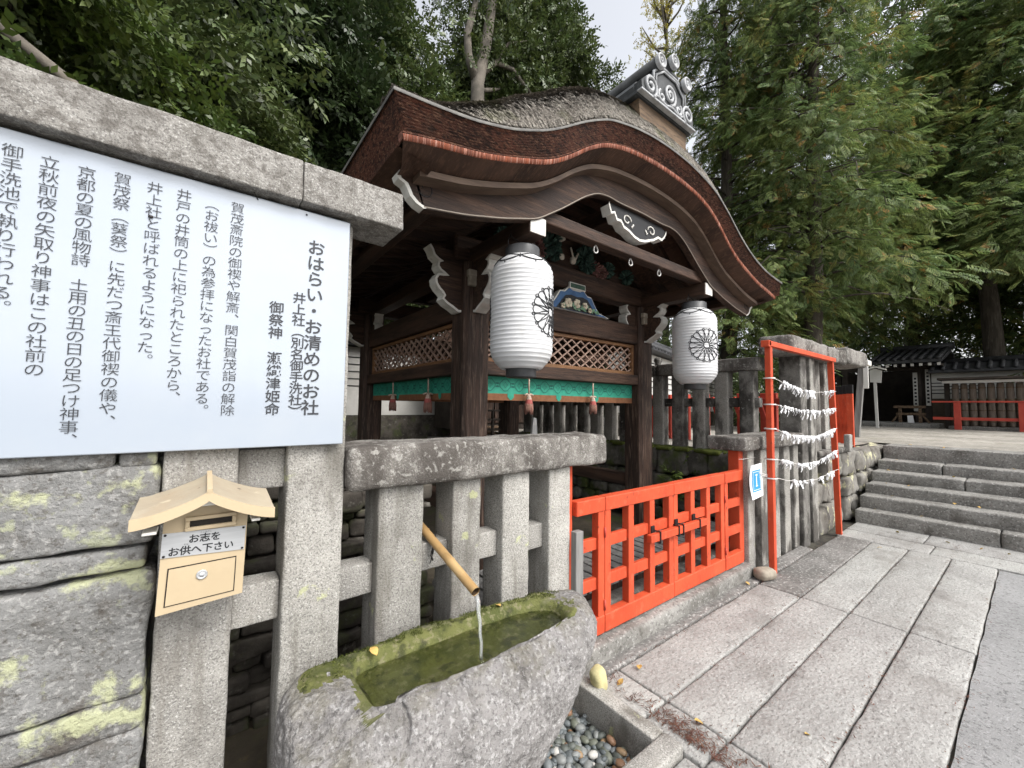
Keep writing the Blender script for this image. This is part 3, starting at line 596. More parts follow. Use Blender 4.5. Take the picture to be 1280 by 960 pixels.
# bamboo spout
t=thing('bamboo_spout','slanting bamboo spout pouring water between two granite posts','water spout',(.8,1.45,.8))
A=Vector((.872,1.355,.775)); B=Vector((.83,1.90,.965)); d=(B-A).normalized()
m=MB(); pth=[A+(B-A)*k for k in (0,.31,.325,.34,.7,.715,.73,1)]; m.tube(pth,[.0185,.019,.021,.019,.019,.021,.019,.0185],16,cap=False); part('cane',m,M_bamboo,t)
m=MB(); m.tube([A+d*.001,A+d*.25],[.0145,.014],14,cap=False); m.tube([A+d*.02,A+d*.021],[.0145,.0145],14); part('hollow_end',m,M_bamin,t)
m=MB(); 
for k in (0,.006): m.tube([(.86,1.70,.79),(.842+k,1.69,.82),(.855,1.672,.90),(.87,1.69,.925)],.002,5)
m.tube([(.835,1.68,.79),(.85,1.668,.86),(.862,1.69,.92)],.002,5); part('wire',m,M_iron,t)
m=MB(); pts=[A+Vector((0,-.004,-.012))]; 
for i in range(1,12): k=i/11; pts.append(Vector((.872-.004*k+.002*math.sin(i*1.7),1.352-.05*k**.6,.763-.216*k)))
m.tube(pts,[.009,.009,.0085,.008,.0075,.007,.006,.0065,.0055,.006,.0055,.007],10); m.tube([p+Vector((.006,0,0)) for p in pts[3:]],.0022,6)
single('water_stream',m,M_jet,'thin stream of water falling from the bamboo spout','water stream',tuple(A))
# pebbles
m=MB(); rp=random.Random(3)
def pebble(x,y,z,s):
    a=rp.uniform(0,6.28); e=rp.uniform(.62,.95); f=rp.uniform(.45,.7); ca,sa=math.cos(a),math.sin(a); tx=rp.uniform(-.5,.5)
    vs=[];fs=[]; n1,n2=10,7
    for i in range(n2):
        th=math.pi*i/(n2-1)
        for k in range(n1):
            ph=2*math.pi*k/n1; px,py,pz=math.sin(th)*math.cos(ph)*s,math.sin(th)*math.sin(ph)*s*e,math.cos(th)*s*f
            pz+=px*tx*.4
            vs.append((x+px*ca-py*sa,y+px*sa+py*ca,z+pz))
    for i in range(n2-1):
        for k in range(n1): fs.append((i*n1+k,(i+1)*n1+k,(i+1)*n1+(k+1)%n1,i*n1+(k+1)%n1))
    m.add(vs,fs,True)
for i in range(1500):
    x,y=rp.uniform(.75,1.635),rp.uniform(1.095,1.64)
    pebble(x,y,-.15+rp.uniform(0,.05)+.02*mnoise.noise((x*5,y*5,0)),rp.uniform(.014,.030))
single('pebbles',m,M_peb,'wet grey and brown river pebbles filling the kerbed bed','pebbles',(1.3,1.35,-.15),kind='stuff')
m=MB(); m.rock(1.06,1.14,-.08,.3,.22,.2,.08,.03,.03,4,5); single('rusty_rock',m,M_rust,'dark rock with a rusty orange stain under the trough','rock',(1.06,1.14,-.15))
m=MB(); m.rock(1.735,1.475,.05,.085,.075,.13,.03,.006,.012,6,9,tilt=.25); single('yellow_stone',m,M_yst,'pale yellow upright stone on the kerb corner by the trough','stone',(1.735,1.475,0))
m=MB(); m.rock(4.0,1.515,.05,.19,.13,.10,.048,.006,.02,9,6,rot=-.35); single('cobble_stone',m,M_bst,'rounded beige cobble at the foot of the gate post','stone',(4.0,1.515,0))

# ------------------------------------------------------------------ red gate
t=thing('red_gate','vermilion lattice gate with two leaves held shut by a strapped bar','gate',(2.87,1.7,.1))
for x0,x1,z1 in ((1.70,1.765,1.15),(3.955,4.04,1.112)):
    m=MB(); m.bbox(x0,x1,1.70,1.80,.098,z1,.006); part('gate_post',m,M_red,t)
def panel(x0,x1,nv,name,jy=0,stile=(1,1),open_=0):
    m=MB(); y0=1.672+jy; z0,z1=.112,.938
    vw=.058
    m.bbox(x0,x1,y0-.006,y0+.058,z1-.088,z1,.006)
    m.bbox(x0,x1,y0-.004,y0+.058,z0,z0+.108,.006)
    xs=[]
    if stile[0]: xs.append(x0+vw/2)
    if stile[1]: xs.append(x1-vw/2)
    n=nv+1
    xa=x0+(vw/2 if stile[0] else -.02); xb=x1-(vw/2 if stile[1] else -.02)
    for k in range(1,n): xs.append(xa+(xb-xa)*k/n)
    for x in xs: m.bbox(x-vw/2,x+vw/2,y0,y0+.055,z0+.105,z1-.085,.004)
    o=part(name,m,M_red,t)
    for zc in (.655,.415):
        m=MB(); m.bbox(x0+.004,x1-.004,y0+.016,y0+.047,zc-.036,zc+.036,.003); part('mid_rail',m,M_red,o)
    return o
panel(1.768,2.022,0,'side_panel',0,(0,1))
l=panel(2.026,2.804,2,'gate_leaf',0); r=panel(2.810,3.605,2,'gate_leaf',.003); panel(3.612,3.952,0,'side_panel',0,(1,0))
for p,x in ((l,2.02),(r,3.606)):
    for z in (.28,.72): 
        m=MB(); m.tube([(x,1.668,z-.03),(x,1.668,z+.03)],.008,8); part('hinge',m,M_redf,p)
m=MB(); m.bbox(2.455,3.215,1.628,1.666,.575,.628,.004); lb=part('latch_bar',m,M_red,t)
for x in (2.56,2.80,2.86,3.1):
    m=MB(); 
    for a in ((x-.006,x+.006,1.622,1.628,.568,.634),(x-.006,x+.006,1.622,1.672,.634,.640),(x-.006,x+.006,1.622,1.672,.562,.568)): m.box(*a)
    part('black_strap',m,M_iron,lb)
for x in (2.53,2.83,3.08):
    m=MB(); m.bbox(x-.02,x+.02,1.662,1.672,.62,.675,.003); part('latch_plate',m,M_iron,t)
m=MB(); m.bbox(1.697,1.758,1.605,1.648,.10,.79,.004); single('grey_plank',m,M_postgrey,'short silvered plank leaning on the last granite post beside the gate','plank',(1.73,1.63,.1))

# ------------------------------------------------------------------ fortune-paper frame, strings and papers
t=thing('fortune_frame','tall thin red frame strung with tied paper fortunes','frame',(5.2,1.52,0))
m=MB(); m.bbox(4.172,4.228,1.50,1.55,0,2.085,.004); part('upright',m,M_red,t)
m=MB(); m.bar((6.19,1.52,.0),(6.08,1.53,2.085),.056,.045,(1,0,0)); part('upright',m,M_red,t)
m=MB(); m.bbox(4.13,6.15,1.49,1.54,2.087,2.137,.004); m.bbox(4.12,4.17,1.49,1.56,2.08,2.14,.003); part('top_bar',m,M_red,t)
strs=[[(4.2,1.79),(4.49,1.755),(4.92,1.70),(5.42,1.69),(6.09,1.73)],[(4.2,1.545),(4.9,1.485),(5.5,1.48),(6.1,1.52)],[(4.2,1.32),(4.67,1.235),(5.37,1.20),(6.13,1.285)],[(4.2,1.04),(4.87,.935),(5.4,.93),(6.14,1.02)],[(4.2,.865),(4.85,.765),(5.4,.745),(6.15,.79)]]
rows_n=['top','second','middle','fourth','lowest']; rf_=random.Random(5)
dens=[.66,.75,.92,.85,.35]
protos=[]
def paper(seed):
    q=random.Random(seed); m=MB(); L=q.uniform(.05,.10); w=q.uniform(.018,.026); a=q.uniform(-.9,.9)
    m.rock(0,-.006,-.002,w*1.5,.022,w*1.4,.006,.003,.01,seed)
    for sgn in (-1,1):
        b=a*.6+sgn*q.uniform(.05,.5); l=L*q.uniform(.5,1)
        p0=Vector((0,-.006*sgn,-.008)); p1=p0+Vector((math.sin(b)*l*.55,-.010*sgn,-math.cos(b)*l*.55)); p2=p1+Vector((math.sin(b+.3)*l*.45,.012,-math.cos(b+.3)*l*.45))
        vs=[]
        for p,ww in ((p0,w*.6),(p1,w),(p2,w)):
            tw=q.uniform(-.5,.5); e=Vector((math.cos(b),math.sin(tw)*.6,math.sin(b)))*ww*.5; vs+= [p-e,p+e]
        nb=Vector((0,.0016,0)); vs=vs+[v+nb for v in vs]
        m.add(vs,[(0,1,3,2),(2,3,5,4),(6,8,9,7),(8,10,11,9),(0,2,8,6),(2,4,10,8),(1,7,9,3),(3,9,11,5),(4,5,11,10)])
    me=bpy.data.meshes.new('paper_fortune'); me.from_pydata(m.v,[],m.f); me.materials.append(M_paper); return me
protos=[paper(i) for i in range(9)]
for si,pl_ in enumerate(strs):
    def zat(x):
        for a,b in zip(pl_[:-1],pl_[1:]):
            if x<=b[0]: k=(x-a[0])/(b[0]-a[0]); return a[1]+(b[1]-a[1])*k
        return pl_[-1][1]
    m=MB(); xs=[4.2+1.93*i/30 for i in range(31)]; m.tube([(x,1.495,zat(x)+.004*math.sin(i)) for i,x in enumerate(xs)],.003,5)
    m.lathe([(.05,-.006),(.05,.006)],(4.2,1.525,zat(4.2)),10)
    single('string',m,M_string,f'{rows_n[si]} white string stretched across the red fortune frame','string',(4.2,1.5,pl_[0][1]))
    x=4.36 if si else 4.45
    while x<6.05:
        if rf_.random()<dens[si] and not (si==4 and 4.5<x<4.65) and not(si==0 and 5.35<x<5.6):
            o=bpy.data.objects.new('paper_fortune',rf_.choice(protos)); COL.objects.link(o); o.location=(x,1.492,zat(x)); o.rotation_euler=(rf_.uniform(-.2,.2),rf_.uniform(-.5,.5),rf_.uniform(-.7,.7)); s_=rf_.uniform(.6,1.0); o.scale=(s_,s_,s_)
            tag(o,f'knotted white paper fortune tied on the {rows_n[si]} string of the red frame','paper fortune',f'paper fortunes on the {rows_n[si]} string')
        x+=rf_.uniform(.026,.06)
# notice on the post
t=thing('notice_sheet','curled white notice with a blue panel tied to the granite post','notice',(4.02,1.59,.85))
m=MB(); NN=10
fr_=[[(3.925+.03*j/NN+(4.12-3.925)*i/NN, 1.585+.02*math.sin(j/NN*3)*(1-i/NN)-.012*(i/NN), .99-.015*i/NN*0-(.31-.012*i/NN)*j/NN+.012*i/NN) for i in range(NN+1)] for j in range(NN+1)]
m.grid(fr_); m.grid([[ (p[0],p[1]+.0025,p[2]) for p in r][::-1] for r in fr_]); part('sheet',m,M_paper,t)
def onsheet(u,v,off): 
    i=min(NN-1,int(u*NN)); j=min(NN-1,int(v*NN)); a=Vector(fr_[j][i]); du=Vector(fr_[j][i+1])-a; dv=Vector(fr_[j+1][i])-a
    p=a+du*(u*NN-i)+dv*(v*NN-j); return (p.x,p.y-off,p.z)
m=MB(); m.grid([[onsheet(.16+.68*i/8,.17+.64*j/8,.002) for i in range(9)] for j in range(9)]); bp=part('blue_panel',m,M_pblue,t)
m=MB()
for (u0,u1,v0,v1) in ((.22,.78,.215,.23),(.22,.78,.75,.765),(.22,.24,.215,.76),(.76,.78,.215,.76),(.47,.53,.36,.62),(.43,.57,.29,.345),(.42,.58,.63,.66)): m.grid([[onsheet(u0+(u1-u0)*i/3,v0+(v1-v0)*j/3,.0035) for i in range(4)] for j in range(4)])
part('white_mark',m,M_paper,bp)
m=MB(); m.tube([(4.02,1.60,.925),(4.2,1.535,.885)],.004,6); m.tube([(4.05,1.60,.90),(4.2,1.535,.875)],.004,6); m.tube([(3.86,1.66,1.045),(3.95,1.655,1.04),(4.19,1.655,1.04)],.002,5); part('tie_string',m,M_string,t)
# ------------------------------------------------------------------ shrine pavilion
CX=2.84; PX=(1.705,3.975); PY=(2.8,5.25)
def curve(kn,sm=.05):
    kx=np.array([k[0] for k in kn]); kz=np.array([k[1] for k in kn]); 
    xs=np.linspace(-3,3,1201); sl=(kz[-1]-kz[-2])/(kx[-1]-kx[-2])
    ax=np.abs(xs); zz=np.where(ax>kx[-1],kz[-1]+(ax-kx[-1])*sl,np.interp(ax,kx,kz))
    w=np.exp(-.5*(np.arange(-40,41)*.005/sm)**2); w/=w.sum(); zz=np.convolve(np.pad(zz,40,mode='edge'),w,'valid')
    return lambda x: float(np.interp(x,xs,zz))
TOP=curve([(0,3.55),(.25,3.54),(.46,3.512),(.73,3.45),(.97,3.325),(1.15,3.205),(1.3,3.115),(1.55,3.01),(1.8,2.948),(2.02,2.922),(2.225,2.905)],.06)
BOT=curve([(0,3.385),(.25,3.375),(.5,3.348),(.73,3.285),(.92,3.175),(1.05,3.07),(1.24,2.955),(1.54,2.855),(1.76,2.795),(2.0,2.758),(2.16,2.722)],.06)
BUP=curve([(0,3.40),(.4,3.385),(.63,3.33),(.94,3.12),(1.165,2.934),(1.37,2.84),(1.73,2.765),(2.01,2.712)],.07)
BLO=curve([(0,3.115),(.3,3.105),(.42,3.115),(.55,3.10),(.69,3.03),(.93,2.86),(1.15,2.72),(1.43,2.64),(1.7,2.58),(1.95,2.545)],.035)
KS=[-1+2*i/120 for i in range(121)]
S=thing('shrine_pavilion','dark timber shrine pavilion under a curved cypress-bark gable roof','shrine',(CX,4,0))
def sweep(mb,lines,closed=False,smooth=True): mb.grid(lines,smooth)
# roof body
YB=6.35
RF=None
m=MB()
def rise(y): return 1-math.exp(-(y-1.70)/.14)
def thz(k,y):
    x=k*2.225; a=abs(x); r=float(np.interp(a,(0,.9,1.35,1.75,2.05,2.225),(.46,.46,.44,.30,.14,.03)))
    return TOP(x)+r*rise(y)
ys=[1.70,1.704,1.712,1.722,1.735,1.75,1.77,1.79,1.815,1.84,1.87,1.90,1.94,2.0,2.1,2.25,2.5,3,3.5,4,4.5,5,5.5,6,YB]
KF=[-1+2*i/300 for i in range(301)]
rows=[]
for y in ys:
    row=[]
    for k in KF:
        x=k*2.225; z=thz(k,y); q=Vector((x*9,y*9,z*4))
        nz_=(mnoise.noise(q)*.012+mnoise.noise(q*3)*.008) if y>1.704 else 0
        row.append((CX+x,y,z+nz_))
    rows.append(row)
m.grid(rows)
rb=random.Random(21)   # frayed bark flakes lying on the front edge
for i in range(14000):
    k=rb.uniform(-1,1); y=1.703+abs(rb.gauss(0,.13)); 
    if y>2.6: continue
    x=k*2.225; z=thz(k,y)+.004; a=rb.uniform(-.5,.5); L=rb.uniform(.015,.05); w=rb.uniform(.005,.016); up=rb.uniform(-.002,.016)
    dx,dy=math.sin(a)*L,-math.cos(a)*L; ex,ey=math.cos(a)*w,math.sin(a)*w
    k2=(x+dx)/2.225; y2=max(1.692,y+dy); z2=thz(k2,max(1.7,y2))+.004+up
    m.add([(CX+x-ex,y,z),(CX+x+ex,y,z),(CX+x+dx+ex*.6,y2,z2),(CX+x+dx-ex*.6,y2,z2)],[(0,1,2,3)])
RF=part('roof',m,M_thatch,S)
def edge(y0,dz0,y1,dz1,f0,f1,x0,x1,n=241): 
    KK=[-1+2*i/(n-1) for i in range(n)]
    return [[(CX+k*x0,y0,f0(k*x0)+dz0) for k in KK],[(CX+k*x1,y1,f1(k*x1)+dz1) for k in KK]]
m=MB()
# thick bark face of the eave, slightly undercut, broken into courses
NL=10; rws=[]
for j in range(NL+1):
    u=j/NL
    for off in ((0,.006) if 0<j<NL else (0,)):
        rws.append([(CX+k*(2.225-.058*u), 1.70+.042*u+off*1.0+.002*mnoise.noise((k*40,j,0)), TOP(k*(2.225-.058*u))*(1-u)+(BOT(k*(2.225-.058*u))+.036)*u) for k in KF])
m.grid(rws)
for s in (-1,1):
    yl=[1.70+(YB-1.70)*i/40 for i in range(41)]
    m.grid([[(CX+s*(2.225-.058*u),y,TOP(2.225)*(1-u)+(BOT(2.167)+.036)*u) for y in yl] for u in [i/8 for i in range(9)]])
for s in (-1,1): m.grid([[(CX+s*2.167,y,BOT(2.16)+.037) for y in (1.745,3,YB)],[(CX+s*2.16,y,BOT(2.16)) for y in (1.75,3,YB)]])
part('eave_edge',m,M_bark,RF)
m=MB()
a=[(CX+k*2.167,1.738,BOT(k*2.167)+.030) for k in KF]; b=[(CX+k*2.16,1.742,BOT(k*2.16)+.002) for k in KF]; c=[(CX+k*2.16,1.748,BOT(k*2.16)+.001) for k in KF]
m.grid([a,b,c])
for s in (-1,1):
    m.grid([[(CX+s*2.172,y,BOT(2.167)+.038) for y in (1.736,1.75,1.78)],[(CX+s*2.165,y,BOT(2.16)+.002) for y in (1.736,1.75,1.78)]])
for s in (): m.grid([[(CX+s*(2.175-.004*i),1.737-.022*i,BOT(2.16)+.03+.05*i) for i in (0,1)],[(CX+s*(2.145-.004*i),1.737-.022*i,BOT(2.16)+.03+.05*i) for i in (0,1)]])
part('shingle_strip',m,M_orange,RF)
m=MB()
a=[(CX+k*2.232,1.688,TOP(k*2.225)+.007) for k in KF]; b=[(CX+k*2.232,1.692,TOP(k*2.225)-.006) for k in KF]; c=[(CX+k*2.23,1.73,TOP(k*2.225)+.03) for k in KF]
m.grid([c,a,b]); 
for s in (-1,1): m.grid([[(CX+s*2.222,y,TOP(2.225)+.02) for y in (1.688,3,YB)],[(CX+s*2.233,y,TOP(2.225)+.01) for y in (1.688,3,YB)],[(CX+s*2.233,y,TOP(2.225)-.01) for y in (1.688,3,YB)]])
part('edge_flashing',m,M_flash,RF)
# soffit of stacked shingles and board layers
m=MB()
m.grid([[(CX+k*2.16,1.748,BOT(k*2.16)) for k in KF],[(CX+k*2.11,1.885,BOT(k*2.11)-.055) for k in KF],[(CX+k*2.1,2.02,BOT(k*2.1)-.07) for k in KF]])
for s in (-1,1): m.grid([[(CX+s*2.165,y,BOT(2.16)) for y in (1.80,3,YB)],[(CX+s*1.98,y,BOT(2.16)-.045) for y in (1.80,3,YB)]])
part('soffit',m,M_soffit,RF)
m=MB(); 
for (yf,yb,za,zb,xe) in ((1.865,1.98,-.058,-.092,2.02),):
    t0=[(CX+k*xe,yf,BOT(k*xe)+za) for k in KF]; t1=[(CX+k*xe,yf,BOT(k*xe)+zb) for k in KF]; t2=[(CX+k*xe,yb,BOT(k*xe)+zb-.008) for k in KF]; t3=[(CX+k*xe,yb,BOT(k*xe)+za) for k in KF]
    m.grid([t0,t1,t2],False); m.grid([t3,t0],False)
    for e in (0,-1): m.add([t0[e],t1[e],t2[e],t3[e]],[(0,1,2,3)])
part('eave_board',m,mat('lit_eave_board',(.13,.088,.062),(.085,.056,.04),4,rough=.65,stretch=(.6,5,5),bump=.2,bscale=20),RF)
m=MB(); t0=[(CX+k*1.99,1.975,max(BOT(k*1.99)-.09,BUP(k*1.99)+.0)) for k in KF]; t1=[(CX+k*1.99,1.975,BUP(k*1.99)-.03) for k in KF]
m.grid([t0,t1]); part('under_board',m,M_woodh,RF)
def barge(yf,yb,name):
    m=MB(); xe=2.02
    ub=[(k*xe,BUP(k*xe)) for k in KF]; lb=[(k*1.955,BLO(k*1.955)) for k in KF]
    fu=[(CX+x,yf,z) for x,z in ub]; fl=[(CX+x,yf,z) for x,z in lb]; bu=[(CX+x,yb,z) for x,z in ub]; bl=[(CX+x,yb,z) for x,z in lb]
    m.grid([fu,fl],False); m.grid([bl,bu],False); m.grid([fl,bl],False); m.grid([bu,fu],False)
    ends=[]
    for s in (-1,1):
        ol=[(s*2.0,2.712),(s*2.045,2.725),(s*2.085,2.715),(s*2.105,2.685),(s*2.095,2.66),(s*2.06,2.645),(s*2.045,2.62),(s*2.03,2.59),(s*1.995,2.562),(s*1.95,2.545)]
        m.prism([(CX+u,w) for u,w in (ol if s<0 else ol[::-1])],yf,yb,'Y'); ends.append(ol)
    o=part(name,m,M_woodh,RF)
    m=MB()
    for ol in ends:
        for (a,b) in zip(ol[1:-1],ol[2:]): m.bar((CX+a[0],(yf+yb)/2,a[1]),(CX+b[0],(yf+yb)/2,b[1]),yb-yf+.005,.012,(0,1,0)) if False else None
        rim=[[(CX+u*1.0+.004*(1 if u>0 else -1),y,w-.003) for u,w in ol[1:]] for y in (yf-.003,yb+.003)]
        rim2=[[(CX+u-.014*(1 if u>0 else -1),y,w+.006) for u,w in ol[1:]] for y in (yf-.003,yb+.003)]
        m.grid([rim2[0],rim[0],rim[1],rim2[1]],False)
    part('white_end',m,M_white,o)
    m=MB(); m.tube([(CX+k*1.955,yf-.001,BLO(k*1.955)+.008) for k in KF],.0045,5)
    part('white_line',m,mat('pale_edge_line',(.27,.23,.19),rough=.7),o)
    m=MB()
    for s in (-1,1):
        pts=[(CX+s*(1.945+.05*math.cos(a)*(.4+.1*a)),yf-.001,2.655+.05*math.sin(a)*(.4+.1*a)) for a in [i*.3 for i in range(20)]]; m.tube(pts,.003,4)
    part('carved_spiral',m,M_black,o)
    return o
barge(1.955,2.015,'bargeboard'); barge(5.95,6.0,'bargeboard')
# ceiling boards and curved rafters
m=MB(); m.grid([[(CX+k*2.1,y,BUP(k*2.1)+.035) for k in KF] for y in (1.99,4,6.3)]); part('ceiling',m,M_soffit,RF)
m=MB()
for i in range(17):
    y=2.12+.24*i
    L=[]
    for dz,dy in ((.04,-.03),(-.03,-.03),(-.03,.03),(.04,.03)): L.append([(CX+k*2.0,y+dy,BUP(k*2.0)+dz) for k in KS])
    m.grid(L,False)
part('rafters',m,M_woodh,RF)
# hanging gable ornament
m=MB(); gx=CX-.0; ol=[(-.40,3.09),(-.37,3.02),(-.33,3.035),(-.30,2.985),(-.25,2.99),(-.21,2.95),(-.14,2.935),(-.07,2.905),(0,2.895),(.07,2.905),(.14,2.93),(.20,2.95),(.27,2.99),(.33,2.985),(.37,3.02),(.40,3.07),(.30,3.12),(0,3.13),(-.30,3.12)]
m.prism([(gx+u,w) for u,w in ol],1.985,2.06,'Y'); gg=part('gable_pendant',m,M_black,RF)
m=MB(); lo=ol[:16]
r0=[[(gx+u,y,w) for u,w in lo] for y in (1.98,2.066)]; r1=[[(gx+u*.985,1.979,w+.014) for u,w in lo]]
m.grid([r1[0],[(p[0],p[1],p[2]-.006) for p in r0[0]],[(p[0],p[1],p[2]-.006) for p in r0[1]]],False); part('white_edge',m,M_white,gg)
m=MB()
for cx_,cz,s in ((-.17,3.02,1),(.17,3.02,-1)):
    m.tube([(gx+cx_+s*.055*math.cos(a)*(1-.1*a),1.981,cz+.045*math.sin(a)*(1-.1*a)) for a in [i*.35 for i in range(18)]],.006,5)
    m.tube([(gx+cx_+s*(.06+.03*i/6),1.981,cz-.03-.02*math.sin(i)) for i in range(7)],.005,5)
part('white_scroll',m,M_white,gg)
# pillars
for py in PY:
    for px in PX:
        m=MB(); h=.12; c=.03
        m.prism([(px-h+c,py-h),(px+h-c,py-h),(px+h,py-h+c),(px+h,py+h-c),(px+h-c,py+h),(px-h+c,py+h),(px-h,py+h-c),(px-h,py-h+c)],.12,2.635,'Z'); part('pillar',m,M_wood,S)
        m=MB(); m.stone(px-.2,px+.2,py-.2,py+.2,-.05,.12,.03,.006,.08,px+py,6); part('pillar_base',m,G_dark,S)
# beams
RINGX=(2.37,2.81,3.23)
def bm(name,x0,x1,y0,y1,z0,z1,mt,r=.008): m=MB(); m.bbox(x0,x1,y0,y1,z0,z1,r); return part(name,m,mt,S)
for px in PX:
    m=MB(); m.bbox(px-.07,px+.07,1.972,6.0,2.632,2.752,.006); o=part('projecting_beam',m,M_woody,S)
    m=MB(); m.box(px-.066,px+.066,1.966,1.972,2.636,2.748); part('white_end',m,M_white,o)
rb_=bm('hanging_beam',1.56,4.13,2.005,2.105,2.756,2.85,M_woodh)
for x in RINGX:
    m=MB(); m.tube([(x+.022*math.cos(a),2.05+.004*math.sin(a*2),2.725+.03*math.sin(a)) for a in [i*math.pi/8 for i in range(17)]],.006,6); part('ring',m,M_rings,rb_)
bm('purlin',CX-.07,CX+.07,2.03,6,3.14,3.28,M_woody)
for x in (1.0,4.68): bm('purlin',x-.06,x+.06,2.03,6,2.655,2.76,M_woody)
for py in PY:
    bm('rainbow_beam',1.50,4.18,py-.09,py+.09,2.645,2.85,M_woodh,.02)
    bm('head_beam',1.82,3.86,py-.075,py+.075,2.21,2.42,M_woodh)
    bm('tie_beam',1.82,3.86,py-.085,py+.085,1.75,1.862,M_woodh)
for px in PX:
    bm('head_beam',px-.075,px+.075,2.915,5.135,2.21,2.42,M_woody); bm('tie_beam',px-.085,px+.085,2.915,5.135,1.75,1.862,M_woody)
    bm('floor_sill',px-.06,px+.06,2.915,5.135,.60,.735,M_woody)
bm('floor_sill',1.82,3.86,5.19,5.31,.60,.735,M_woodh)
# struts under the gable
m=MB(); m.prism([(CX-.5,2.85),(CX+.5,2.85),(CX+.12,3.14),(CX-.12,3.14)],2.78,2.86,'Y'); part('gable_board',m,M_woodh,S)
for x0,x1 in ((1.9,2.3),(3.38,3.78)):
    m=MB(); m.prism([(x0,2.85),(x1,2.85),((x0+x1)/2+.05,2.98),((x0+x1)/2-.05,2.98)],2.75,2.85,'Y'); part('bracket_block',m,M_woodh,S)
# lattice panels
def lattice(ax,c,a0,a1,z0,z1):
    w=.034
    def bx(mb,u0,u1,w0,w1,d0,d1):
        if ax=='X': mb.bbox(u0,u1,c+d0,c+d1,w0,w1,.003)
        else: mb.bbox(c+d0,c+d1,u0,u1,w0,w1,.003)
    m=MB(); bx(m,a0,a1,z1-w,z1,-.03,.03); bx(m,a0,a1,z0,z0+w,-.03,.03); bx(m,a0,a0+w,z0+w,z1-w,-.028,.028); bx(m,a1-w,a1,z0+w,z1-w,-.028,.028)
    o=part('lattice_frame',m,M_tan,S)
    m=MB(); b0,b1,c0,c1=a0+w,a1-w,z0+w,z1-w; H=c1-c0; sp=.128
    for sgn,dd in ((1,-.006),(-1,.006)):
        u=b0-H*1.44
        while u<b1+H*1.44:
            p,q=(u,c0),(u+H*1.44,c1)
            if sgn<0: p,q=(u,c1),(u+H*1.44,c0)
            def cl(p,q):
                (x0,z0_),(x1,z1_)=p,q; t0=max(0,(b0-x0)/(x1-x0)); t1=min(1,(b1-x0)/(x1-x0))
                return None if t1-t0<.05 else ((x0+(x1-x0)*t0,z0_+(z1_-z0_)*t0),(x0+(x1-x0)*t1,z0_+(z1_-z0_)*t1))
            r=cl(p,q)
            if r:
                (x0,za),(x1,zb)=r
                if ax=='X': m.bar((x0,c+dd,za),(x1,c+dd,zb),.013,.015,(0,1,0))
                else: m.bar((c+dd,x0,za),(c+dd,x1,zb),.013,.015,(1,0,0))
            u+=sp
    part('lattice',m,M_lat,o)
lattice('X',2.8,1.826,3.854,1.866,2.206); lattice('X',5.25,1.826,3.854,1.866,2.206)
for px in PX: lattice('Y',px,2.922,5.128,1.866,2.206)
# scalloped bracket arms with white edges
NO=[(.0,2.238),(.03,2.236),(.075,2.262),(.125,2.285),(.165,2.315),(.150,2.345),(.165,2.365),(.195,2.39),(.222,2.425),(.228,2.465),(.205,2.50),(.165,2.505),(.125,2.507),(.16,2.52),(.19,2.535),(.212,2.565),(.205,2.60),(.175,2.604),(.21,2.615),(.245,2.64),(.262,2.68),(.285,2.71)]
def nose(px,py,dx,dy,sc=1.0,z_off=0):
    m=MB(); wd=.05; h=.118
    def P(u,w,d): return (px+dx*(h+u*sc)+(-dy)*d, py+dy*(h+u*sc)+dx*d, w+z_off)
    ol=NO+[(0,2.71)]; n=len(ol)
    vs=[P(u,w,-wd) for u,w in ol]+[P(u,w,wd) for u,w in ol]
    m.add(vs,[tuple(range(n)),tuple(range(2*n-1,n-1,-1))]+[(i,n+i,n+(i+1)%n,(i+1)%n) for i in range(n)]); o=part('bracket_arm',m,M_woodh,S)
    m=MB(); 
    def off(i):
        a=Vector(ol[max(i-1,0)]); b=Vector(ol[min(i+1,len(NO)-1)]); t=(b-a).normalized(); return Vector((t.y,-t.x))
    up=[];lo_=[]
    for i in range(len(NO)):
        nn=off(i); p=Vector(NO[i]); a=p+nn*.006; b=p-nn*.012
        up.append(a); lo_.append(b)
    m.grid([[P(v.x,v.y,-wd-.003) for v in lo_],[P(v.x,v.y,-wd-.003) for v in up],[P(v.x,v.y,wd+.003) for v in up],[P(v.x,v.y,wd+.003) for v in lo_]],False)
    part('white_edge',m,M_white,o)
nose(PX[0],2.8,-1,0); nose(PX[0],2.8,0,-1); nose(PX[1],2.8,1,0); nose(PX[1],2.8,0,-1); nose(PX[0],2.8,1,0,.55,.06); nose(PX[1],2.8,-1,0,.75,.04); nose(PX[0],5.25,-1,0); nose(PX[1],5.25,1,0); nose(PX[0],5.25,0,-1,.6)
for px in PX:
    m=MB(); m.bbox(px-.04-.07,px+.0,2.64,2.685,2.43,2.555,.01); m.bbox(px-.06-.06,px+.02,2.635,2.685,2.50,2.56,.01); part('capital_block',m,mat('pale_capital',(.30,.26,.21),(.2,.17,.13),10,rough=.8),S)
